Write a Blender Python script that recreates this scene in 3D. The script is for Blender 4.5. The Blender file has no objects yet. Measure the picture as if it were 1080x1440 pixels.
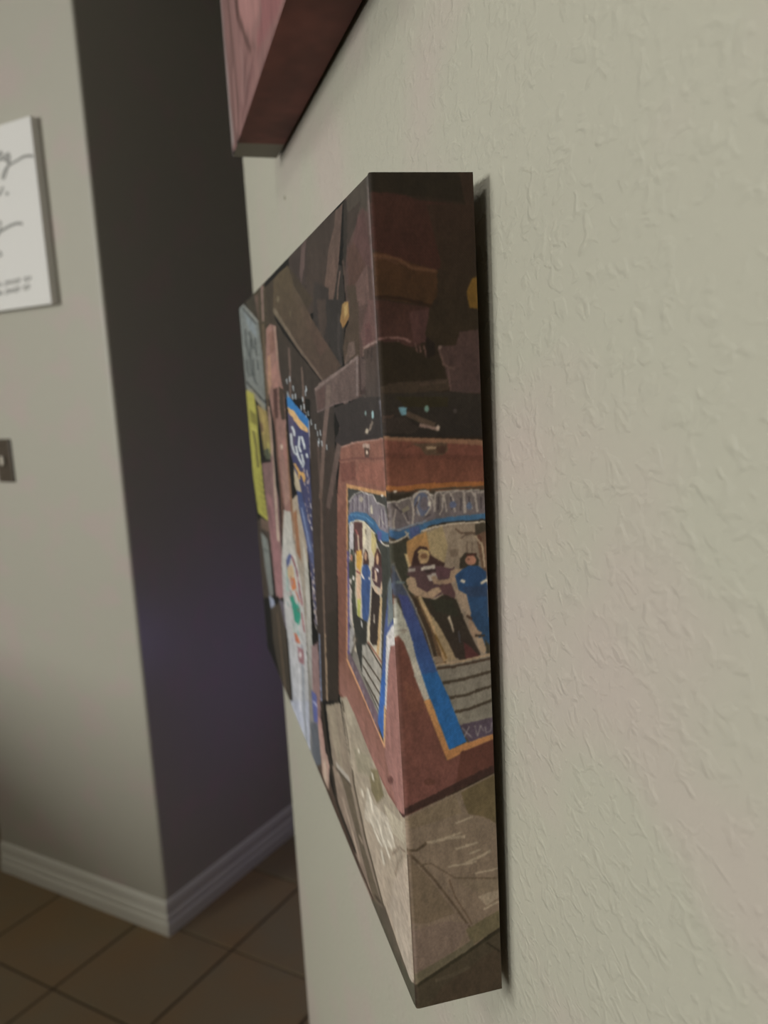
import bpy, bmesh, math
import numpy as np
from mathutils import Matrix, Vector

C = bpy.context.scene.collection
sc = bpy.context.scene

# ------------------------------------------------------------------ camera, light, exposure
cam_d = bpy.data.cameras.new('camera')
cam = bpy.data.objects.new('camera', cam_d); C.objects.link(cam)
cam_d.sensor_fit = 'VERTICAL'; cam_d.sensor_height = 36.0; cam_d.lens = 29.325      # 1173 px focal length on a 1440 px tall frame
cam_d.clip_start = 0.02; cam_d.clip_end = 60.0
Rm = Matrix([[0.965555, 0.092254, -0.243295], [-0.254505, 0.140304, -0.95684], [-0.054137, 0.985801, 0.15895]])
cam.matrix_world = Matrix.Translation((0, 0, 1.5)) @ Rm.to_4x4()
cam_d.dof.use_dof = True; cam_d.dof.focus_distance = 0.315; cam_d.dof.aperture_fstop = 12.5
sc.camera = cam

world = bpy.data.worlds.new('world'); sc.world = world; world.use_nodes = True
world.node_tree.nodes['Background'].inputs[0].default_value = (0.9, 0.88, 0.8, 1)
world.node_tree.nodes['Background'].inputs[1].default_value = 0.02
sc.view_settings.view_transform = 'Standard'; sc.view_settings.look = 'None'
sc.view_settings.gamma = 1.0; sc.view_settings.use_curve_mapping = False
sc.view_settings.exposure = 0.0

def area(name, loc, target, size, sizey, power, col):
    l = bpy.data.lights.new(name, 'AREA'); l.shape = 'RECTANGLE'; l.size = size; l.size_y = sizey
    l.energy = power; l.color = col
    o = bpy.data.objects.new(name, l); C.objects.link(o); o.location = loc
    o.rotation_euler = (Vector(target) - Vector(loc)).to_track_quat('-Z', 'Y').to_euler()
    return o
area('room_lamp', (-4.2, 0.35, 2.05), (0.1, 0.6, 1.35), 0.9, 1.3, 125, (0.985, 1.0, 0.975))       # lamp across the room, left of the frame
area('fill_light_behind', (-3.8, -2.35, 2.3), (0.1, 0.3, 1.4), 0.9, 0.7, 20, (1.0, 1.0, 0.97))  # weak fill added behind the camera, not a known lamp of the room
area('ceiling_lamp', (-1.2, -0.5, 2.62), (-0.6, 0.3, 1.0), 0.45, 0.45, 11.0, (1.0, 0.98, 0.94))             # ceiling fitting above and left of the photographer
pl = bpy.data.lights.new('violet_night_light', 'POINT'); pl.energy = 1.15; pl.shadow_soft_size = 0.05; pl.color = (0.36, 0.27, 1.0)
po = bpy.data.objects.new('violet_night_light', pl); C.objects.link(po); po.location = (0.55, 2.10, 0.68)

# ------------------------------------------------------------------ helpers
def lin(c):
    c = np.asarray(c, float)
    return np.where(c <= 0.04045, c / 12.92, ((c + 0.055) / 1.055) ** 2.4)
def rgb(r, g, b): return tuple(float(x) for x in lin([r / 255, g / 255, b / 255])) + (1,)

def mat(name, col, rough=0.6, spec=0.5):
    m = bpy.data.materials.new(name); m.use_nodes = True
    b = m.node_tree.nodes['Principled BSDF']
    b.inputs['Base Color'].default_value = col; b.inputs['Roughness'].default_value = rough
    b.inputs['Specular IOR Level'].default_value = spec
    return m
def nd(m, t, **kw):
    n = m.node_tree.nodes.new(t)
    for k, v in kw.items():
        if k in n.inputs: n.inputs[k].default_value = v
        else: setattr(n, k, v)
    return n
def lk(m, a, b): m.node_tree.links.new(a, b)
def bsdf(m): return m.node_tree.nodes['Principled BSDF']
def ramp(m, stops):
    n = nd(m, 'ShaderNodeValToRGB'); e = n.color_ramp.elements
    while len(e) < len(stops): e.new(0.5)
    for el, (p, c) in zip(e, stops): el.position = p; el.color = c
    return n

def wall_paint(name, col, bump=1.0, scale=1.0):
    """eggshell paint over an orange peel / knock-down texture"""
    m = mat(name, col, 0.38, 0.4)
    tc = nd(m, 'ShaderNodeTexCoord')
    n1 = nd(m, 'ShaderNodeTexNoise', Scale=200.0 * scale, Detail=2.0, Roughness=0.5, Distortion=0.5)
    n2 = nd(m, 'ShaderNodeTexNoise', Scale=600.0 * scale, Detail=2.0)
    n3 = nd(m, 'ShaderNodeTexNoise', Scale=9.0, Detail=3.0)
    mp = nd(m, 'ShaderNodeMapping'); mp.inputs['Scale'].default_value = (1.0, 0.7, 0.9); lk(m, tc.outputs['Object'], mp.inputs['Vector'])   # trowelled mostly sideways
    for n in (n1, n2, n3): lk(m, mp.outputs['Vector'], n.inputs['Vector'])
    r1 = ramp(m, [(0.50, (0, 0, 0, 1)), (0.76, (1, 1, 1, 1))]); lk(m, n1.outputs['Fac'], r1.inputs['Fac'])
    ad = nd(m, 'ShaderNodeMath', operation='MULTIPLY_ADD'); ad.inputs[1].default_value = 0.22
    lk(m, n2.outputs['Fac'], ad.inputs[0]); lk(m, r1.outputs['Color'], ad.inputs[2])
    bp = nd(m, 'ShaderNodeBump', Strength=0.37 * bump, Distance=0.0012)
    lk(m, ad.outputs[0], bp.inputs['Height']); lk(m, bp.outputs['Normal'], bsdf(m).inputs['Normal'])
    mx = nd(m, 'ShaderNodeMix', data_type='RGBA'); mx.inputs[6].default_value = col
    mx.inputs[7].default_value = (col[0] * 1.06, col[1] * 0.965, col[2] * 1.03, 1)
    r3 = ramp(m, [(0.5, (0, 0, 0, 1)), (0.66, (1, 1, 1, 1))]); lk(m, n3.outputs['Fac'], r3.inputs['Fac'])
    lk(m, r3.outputs['Color'], mx.inputs[0]); lk(m, mx.outputs[2], bsdf(m).inputs['Base Color'])
    return m

def link(name, me, m, parent=None):
    o = bpy.data.objects.new(name, me); C.objects.link(o)
    if m is not None: me.materials.append(m)
    if parent: o.parent = parent
    return o
def obj(name, bm, m, parent=None, smooth=False):
    bmesh.ops.recalc_face_normals(bm, faces=bm.faces)
    me = bpy.data.meshes.new(name); bm.to_mesh(me); bm.free()
    if smooth: me.polygons.foreach_set('use_smooth', [True] * len(me.polygons))
    return link(name, me, m, parent)
def thing(name, label, cat, loc=(0, 0, 0), rz=0, group=None):
    o = bpy.data.objects.new(name, None); C.objects.link(o); o.location = loc; o.rotation_euler = (0, 0, rz)
    o.empty_display_size = 0.05; o['label'] = label; o['category'] = cat
    if group: o['group'] = group
    return o
def struct(o): o['kind'] = 'structure'; return o
def bx(bm, x0, x1, y0, y1, z0, z1, bev=0, seg=2):
    r = bmesh.ops.create_cube(bm, size=1)
    bmesh.ops.scale(bm, verts=r['verts'], vec=(x1 - x0, y1 - y0, z1 - z0))
    bmesh.ops.translate(bm, verts=r['verts'], vec=((x0 + x1) / 2, (y0 + y1) / 2, (z0 + z1) / 2))
    if bev:
        es = list({e for v in r['verts'] for e in v.link_edges})
        bmesh.ops.bevel(bm, geom=es, offset=bev, segments=seg, affect='EDGES', profile=0.5)
    return bm
def box(*a, **k): return bx(bmesh.new(), *a, **k)
def prism(poly, z0, z1):
    bm = bmesh.new()
    a = [bm.verts.new((x, y, z0)) for x, y in poly]; b = [bm.verts.new((x, y, z1)) for x, y in poly]
    n = len(poly)
    bm.faces.new(a[::-1]); bm.faces.new(b)
    for i in range(n): bm.faces.new((a[i], a[(i + 1) % n], b[(i + 1) % n], b[i]))
    return bm

# ------------------------------------------------------------------ materials of the room
PAINT = rgb(171, 168, 153)
m_wall_near = wall_paint('textured_wall_paint', PAINT, 1.0)
m_wall_far = wall_paint('hall_wall_paint', rgb(171, 167, 154), 0.5)
m_ceil = mat('ceiling_paint', rgb(205, 203, 195), 0.9)
m_trim = mat('trim_paint', rgb(206, 203, 192), 0.4)
m_grout = mat('dark_grout', rgb(70, 58, 44), 0.95)
m_tile = mat('brown_floor_tile', rgb(110, 92, 66), 0.7, 0.2)
tc = nd(m_tile, 'ShaderNodeTexCoord'); geo = nd(m_tile, 'ShaderNodeObjectInfo')
nz = nd(m_tile, 'ShaderNodeTexNoise', Scale=5.0, Detail=5.0); nz.noise_dimensions = '4D'
lk(m_tile, tc.outputs['Object'], nz.inputs['Vector'])
mw = nd(m_tile, 'ShaderNodeMath', operation='MULTIPLY'); mw.inputs[1].default_value = 40; lk(m_tile, geo.outputs['Random'], mw.inputs[0]); lk(m_tile, mw.outputs[0], nz.inputs['W'])
rp = ramp(m_tile, [(0.35, rgb(134, 111, 82)), (0.65, rgb(128, 115, 92))]); lk(m_tile, nz.outputs['Fac'], rp.inputs['Fac'])
lk(m_tile, rp.outputs['Color'], bsdf(m_tile).inputs['Base Color'])

# ------------------------------------------------------------------ room shell
XW = 0.1172                       # face of the near right wall; it runs along y and stops at y = WE
WE = 1.055
r = 0.012
poly = [(XW, -2.6), (XW, WE - r)]
poly += [(XW + r - r * math.cos(a), WE - r + r * math.sin(a)) for a in np.radians([22.5, 45, 67.5, 90])]
poly += [(XW + 0.12, WE), (XW + 0.12, -2.6)]
wr = struct(obj('wall_right', prism(poly, 0, 2.7), m_wall_near))

bm = bmesh.new(); q = bmesh.ops.create_cone(bm, cap_ends=True, segments=14, radius1=0.0022, radius2=0.0012, depth=0.0012)
bmesh.ops.rotate(bm, verts=q['verts'], matrix=Matrix.Rotation(-math.pi / 2, 3, 'Y')); bmesh.ops.translate(bm, verts=q['verts'], vec=(XW - 0.0003, 0.7448, 1.6568))
obj('nail_hole', bm, mat('bare_plaster_grey', rgb(128, 124, 106), 0.9), wr)

K = Vector((-0.1212, 2.2024))     # foot of the hall's outside corner; both hall walls stand at 45 degrees
S2 = 2 ** -0.5
hall = Matrix.Translation((K.x, K.y, 0)) @ Matrix.Rotation(math.radians(45), 4, 'Z')
# hall frame: +x runs along the dark face, +y along the lit face, the block fills the quadrant x > 0, y > 0
F = 0.012                         # baseboard thickness at the foot
W = 0.735                         # width of the lit face
r = 0.010
arc = [(F + r - r * math.cos(a), F + r - r * math.sin(a)) for a in np.radians([0, 15, 30, 45])]
lit = [(F, W)] + arc + [(F + 0.12, F + 0.12), (F + 0.12, W)]
o = struct(obj('wall_left', prism(lit, 0, 2.7), m_wall_far)); o.matrix_world = hall
arc2 = [(F + r - r * math.cos(a), F + r - r * math.sin(a)) for a in np.radians([45, 60, 75, 90])]
drk = arc2 + [(3.2, F), (3.2, F + 0.12), (F + 0.12, F + 0.12)]
o = struct(obj('wall_hall', prism(drk, 0, 2.7), m_wall_far)); o.matrix_world = hall

# moulded baseboards, mitred at the outside corner: profile (proud of wall, height)
PROF = [(0.0, 0.0), (0.0125, 0.0), (0.0125, 0.030), (0.0105, 0.036), (0.0085, 0.038), (0.0085, 0.042), (0.0105, 0.045), (0.0105, 0.052),
        (0.0075, 0.058), (0.0060, 0.060), (0.0060, 0.064), (0.0080, 0.067), (0.0080, 0.088), (0.0045, 0.097), (0.0015, 0.099), (0.0, 0.099)]
def baseboard(axis, length):
    bm = bmesh.new(); rings = []
    for end in (0, 1):
        ring = []
        for p, z in PROF:
            a = (F - p) if end == 0 else length
            q = (a, F - p) if axis == 'x' else (F - p, a)
            ring.append(bm.verts.new((q[0], q[1], z)))
        rings.append(ring)
    n = len(PROF)
    for i in range(n): bm.faces.new((rings[0][i], rings[0][(i + 1) % n], rings[1][(i + 1) % n], rings[1][i]))
    bm.faces.new(rings[0]); bm.faces.new(rings[1][::-1])
    return bm
o = struct(obj('baseboard_left', baseboard('y', W), m_trim)); o.matrix_world = hall
o = struct(obj('baseboard_hall', baseboard('x', 3.2), m_trim)); o.matrix_world = hall

fl = struct(obj('floor', box(-6.5, 3.6, -3.0, 5.5, -0.08, -0.004), m_grout))
tile_me = None
PITCH, U0, V0 = 0.3225, 1.511, -1.449          # one grout crossing seen in the photograph, along the two 45 degree axes
G = 0.0035
for i in range(-7, 9):
    for j in range(-8, 8):
        u, v = U0 + (i + 0.5) * PITCH, V0 + (j + 0.5) * PITCH
        x, y = (u + v) * S2, (u - v) * S2
        if not (-6.2 < x < 3.3 and -2.6 < y < 5.2): continue
        if tile_me is None:
            h = PITCH / 2 - G
            t = obj('tile', box(-h, h, -h, h, -0.012, 0, bev=0.0015, seg=1), m_tile, fl); tile_me = t.data
        else:
            t = bpy.data.objects.new('tile', tile_me); C.objects.link(t); t.parent = fl
        t.location = (x, y, 0); t.rotation_euler = (0, 0, math.radians(-45))
struct(obj('ceiling', box(-6.5, 3.6, -3.0, 5.5, 2.7, 2.8), m_ceil))
struct(obj('wall_back', box(-6.5, 3.6, -3.1, -2.6, 0, 2.7), m_wall_far))
struct(obj('wall_far', box(-6.5, 3.6, 5.3, 5.5, 0, 2.7), m_wall_far))
struct(obj('wall_kitchen', box(-6.7, -6.3, -2.6, 5.3, 0, 2.7), m_wall_far))
struct(obj('wall_end', box(3.4, 3.6, -2.6, 5.3, 0, 2.7), m_wall_far))
struct(obj('shade_half_wall', box(-1.75, -1.6, -0.6, 3.3, 0, 0.97, bev=0.008), m_wall_far))      # unseen low wall left of the frame, added to shade the lower hall wall

# ------------------------------------------------------------------ painted prints
def parse(txt):
    out = []
    for ln in txt.strip().split('\n'):
        n = np.array(ln.split(), float); k = int(n[0])           # number of colours, the colours, then the outline
        p = n[1 + 3 * k:].reshape(-1, 2) / 2000
        c = n[1:1 + 3 * k].reshape(k, 3) / 255
        out.append((c[0], c[-1], p))
    return out
def raster(ops, us, vs):
    """fill the polygons one over another on the grid us x vs (sRGB values)"""
    img = np.zeros((len(us), len(vs), 3))
    for c0, c1, p in ops:
        i0, i1 = np.searchsorted(us, [p[:, 0].min(), p[:, 0].max()])
        j0, j1 = np.searchsorted(vs, [p[:, 1].min(), p[:, 1].max()])
        i0 = max(i0 - 1, 0); j0 = max(j0 - 1, 0); i1 = min(i1 + 1, len(us)); j1 = min(j1 + 1, len(vs))
        if i1 <= i0 or j1 <= j0: continue
        x = us[i0:i1][:, None]; y = vs[j0:j1][None, :]
        ins = np.zeros((i1 - i0, j1 - j0), bool)
        q = np.roll(p, -1, 0)
        for (xa, ya), (xb, yb) in zip(p, q):
            if xa == xb: continue
            cr = ((xa > x) != (xb > x))
            ins ^= cr & (y > (yb - ya) * (x - xa) / (xb - xa) + ya)
        lo, hi = p[:, 1].min(), p[:, 1].max()
        t = np.clip((hi - y) / max(hi - lo, 1e-6), 0, 1)[..., None]
        col = np.broadcast_to(c0 * (1 - t) + c1 * t, ins.shape + (3,))
        img[i0:i1, j0:j1][ins] = col[ins]
    return img
def smooth(a, n):
    for _ in range(n):
        for ax in (0, 1):
            b = np.concatenate([a.take([0], ax), a, a.take([-1], ax)], ax)
            s = [slice(None)] * 3
            l, m_, r_ = list(s), list(s), list(s)
            l[ax] = slice(0, -2); m_[ax] = slice(1, -1); r_[ax] = slice(2, None)
            a = 0.25 * b[tuple(l)] + 0.5 * b[tuple(m_)] + 0.25 * b[tuple(r_)]
    return a
def vnoise(shape, nx, ny, seed):
    g = np.random.default_rng(seed).uniform(-1, 1, (nx + 2, ny + 2))
    x = np.linspace(0, nx, shape[0]); y = np.linspace(0, ny, shape[1])
    i = np.minimum(x.astype(int), nx); j = np.minimum(y.astype(int), ny)
    fx = (x - i)[:, None]; fy = (y - j)[None]; fx = fx * fx * (3 - 2 * fx); fy = fy * fy * (3 - 2 * fy)
    a = g[i][:, j]; b = g[i + 1][:, j]; c = g[i][:, j + 1]; d = g[i + 1][:, j + 1]
    return (a * (1 - fx) * (1 - fy) + b * fx * (1 - fy) + c * (1 - fx) * fy + d * fx * fy)[..., None]

m_print = mat('printed_canvas_cloth', (0.5, 0.5, 0.5, 1), 0.6, 0.22)
at = nd(m_print, 'ShaderNodeAttribute', attribute_name='print')
lk(m_print, at.outputs['Color'], bsdf(m_print).inputs['Base Color'])
tcp = nd(m_print, 'ShaderNodeTexCoord')
w1 = nd(m_print, 'ShaderNodeTexWave', Scale=700.0, Distortion=0.5, bands_direction='Z'); w2 = nd(m_print, 'ShaderNodeTexWave', Scale=700.0, Distortion=0.5, bands_direction='DIAGONAL')
lk(m_print, tcp.outputs['Object'], w1.inputs['Vector']); lk(m_print, tcp.outputs['Object'], w2.inputs['Vector'])
am = nd(m_print, 'ShaderNodeMath', operation='ADD'); lk(m_print, w1.outputs['Fac'], am.inputs[0]); lk(m_print, w2.outputs['Fac'], am.inputs[1])
bpn = nd(m_print, 'ShaderNodeBump', Strength=0.12, Distance=0.0002); lk(m_print, am.outputs[0], bpn.inputs['Height']); lk(m_print, bpn.outputs['Normal'], bsdf(m_print).inputs['Normal'])
m_wood = mat('stretcher_pine', rgb(150, 120, 84), 0.8)
m_nail = mat('nail_steel', rgb(110, 108, 104), 0.35); bsdf(m_nail).inputs['Metallic'].default_value = 1.0

def grid_mesh(name, blocks, m, parent):
    """blocks: list of (P[nx,ny,3], col[nx,ny,3] linear); one mesh, coincident borders merged"""
    V, Q, Cc = [], [], []; off = 0
    for P, col in blocks:
        nx, ny = P.shape[:2]
        idx = np.arange(nx * ny).reshape(nx, ny) + off
        Q.append(np.stack([idx[:-1, :-1], idx[1:, :-1], idx[1:, 1:], idx[:-1, 1:]], -1).reshape(-1, 4))
        V.append(P.reshape(-1, 3)); Cc.append(col.reshape(-1, 3)); off += nx * ny
    V = np.concatenate(V); Q = np.concatenate(Q); Cc = np.concatenate(Cc)
    me = bpy.data.meshes.new(name)
    me.vertices.add(len(V)); me.vertices.foreach_set('co', V.astype(np.float32).ravel())
    me.loops.add(Q.size); me.loops.foreach_set('vertex_index', Q.astype(np.int32).ravel())
    me.polygons.add(len(Q)); me.polygons.foreach_set('loop_start', (np.arange(len(Q)) * 4).astype(np.int32))
    me.polygons.foreach_set('use_smooth', np.ones(len(Q), bool))
    me.update(calc_edges=True)
    ca = me.color_attributes.new('print', 'FLOAT_COLOR', 'POINT')
    ca.data.foreach_set('color', np.concatenate([Cc, np.ones((len(Cc), 1))], 1).astype(np.float32).ravel())
    return link(name, me, m, parent)

def wrap_canvas(root, ftr, ftl, fbl, fbr, btr, bbr, us, vs, ss, colF, colS, colT=None, colB=None):
    """cloth stretched round a frame. near top/far top/far bottom/near bottom front corners, near back corners"""
    ftr, ftl, fbl, fbr, btr, bbr = [np.array(a, float) for a in (ftr, ftl, fbl, fbr, btr, bbr)]
    R0 = 0.0024
    def bil(a, b, c, d, u, v): # a near top, b far top, c far bottom, d near bottom
        u = u[:, None, None]; v = v[None, :, None]
        return a * (1 - u) * v + b * u * v + c * u * (1 - v) + d * (1 - u) * (1 - v)
    P = bil(ftr, ftl, fbl, fbr, us, vs)
    L_ = np.linalg.norm(ftl - ftr); H_ = np.linalg.norm(ftr - fbr); D_ = np.linalg.norm(btr - ftr)
    def rnd(d):                                   # rounded edge: shift along the surface and inward drop at distance d
        k = R0 * (1 - S2)
        th = np.where(d < R0, (1 - d / R0) * math.pi / 4, 0)
        return R0 * (1 - np.sin(th)) - np.where(d < R0, d, R0), R0 * (1 - np.cos(th))
    eu = (ftl - ftr) / L_; ev = (ftr - fbr) / H_; ed = (btr - ftr) / D_
    du, su = us * L_, (1 - us) * L_; dv, sv = vs * H_, (1 - vs) * H_
    s1, d1 = rnd(du); s2, d2 = rnd(su); s3, d3 = rnd(dv); s4, d4 = rnd(sv)
    P = P + eu * (s1 - s2)[:, None, None] + ev * (s3 - s4)[None, :, None] + ed * np.maximum((d1 + d2)[:, None], (d3 + d4)[None])[..., None]
    Q = bil(ftr, btr, bbr, fbr, ss, vs)
    t1, e1 = rnd(ss * D_)
    Q = Q + ed * t1[:, None, None] + eu * e1[:, None, None]
    P[0] = Q[0] = 0.5 * (P[0] + Q[0])
    # top, bottom and far side, folded back from the front's border
    btl = ftl + (btr - ftr); bbl = fbl + (bbr - fbr)
    k = np.linspace(0, 1, 9)[:, None, None]
    def strip(edge, b0, b1, par):
        back = b0 * (1 - par[:, None]) + b1 * par[:, None]
        return edge[None] * (1 - k) + back[None] * k
    topS = strip(P[:, -1], btr, btl, us); botS = strip(P[:, 0], bbr, bbl, us); farS = strip(P[-1], bbl, btl, vs)
    cT = np.repeat(colF[:, -1][None], 9, 0) if colT is None else colT
    cB = np.repeat(colF[:, 0][None], 9, 0) if colB is None else colB
    cF = np.repeat(colF[-1][None], 9, 0)
    return grid_mesh('printed_canvas', [(P, colF), (Q, colS), (topS, cT), (botS, cB), (farS, cF)], m_print, root)

def stretcher(root, x0, x1, y0, y1, z0, z1, w=0.03):
    for a in ((y0, y1, z0, z0 + w), (y0, y1, z1 - w, z1), (y0, y0 + w, z0 + w, z1 - w), (y1 - w, y1, z0 + w, z1 - w)):
        obj('stretcher_bar', box(x0, x1, *a, bev=0.002, seg=1), m_wood, root)
def nail(root, x0, y, z):
    bm = bmesh.new()
    r_ = bmesh.ops.create_cone(bm, cap_ends=True, segments=10, radius1=0.0016, radius2=0.0016, depth=XW + 0.004 - x0)
    bmesh.ops.rotate(bm, verts=r_['verts'], matrix=Matrix.Rotation(math.pi / 2, 3, 'Y'))
    bmesh.ops.translate(bm, verts=r_['verts'], vec=((x0 + XW + 0.004) / 2, y, z))
    obj('hanging_nail', bm, m_nail, root)

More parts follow.
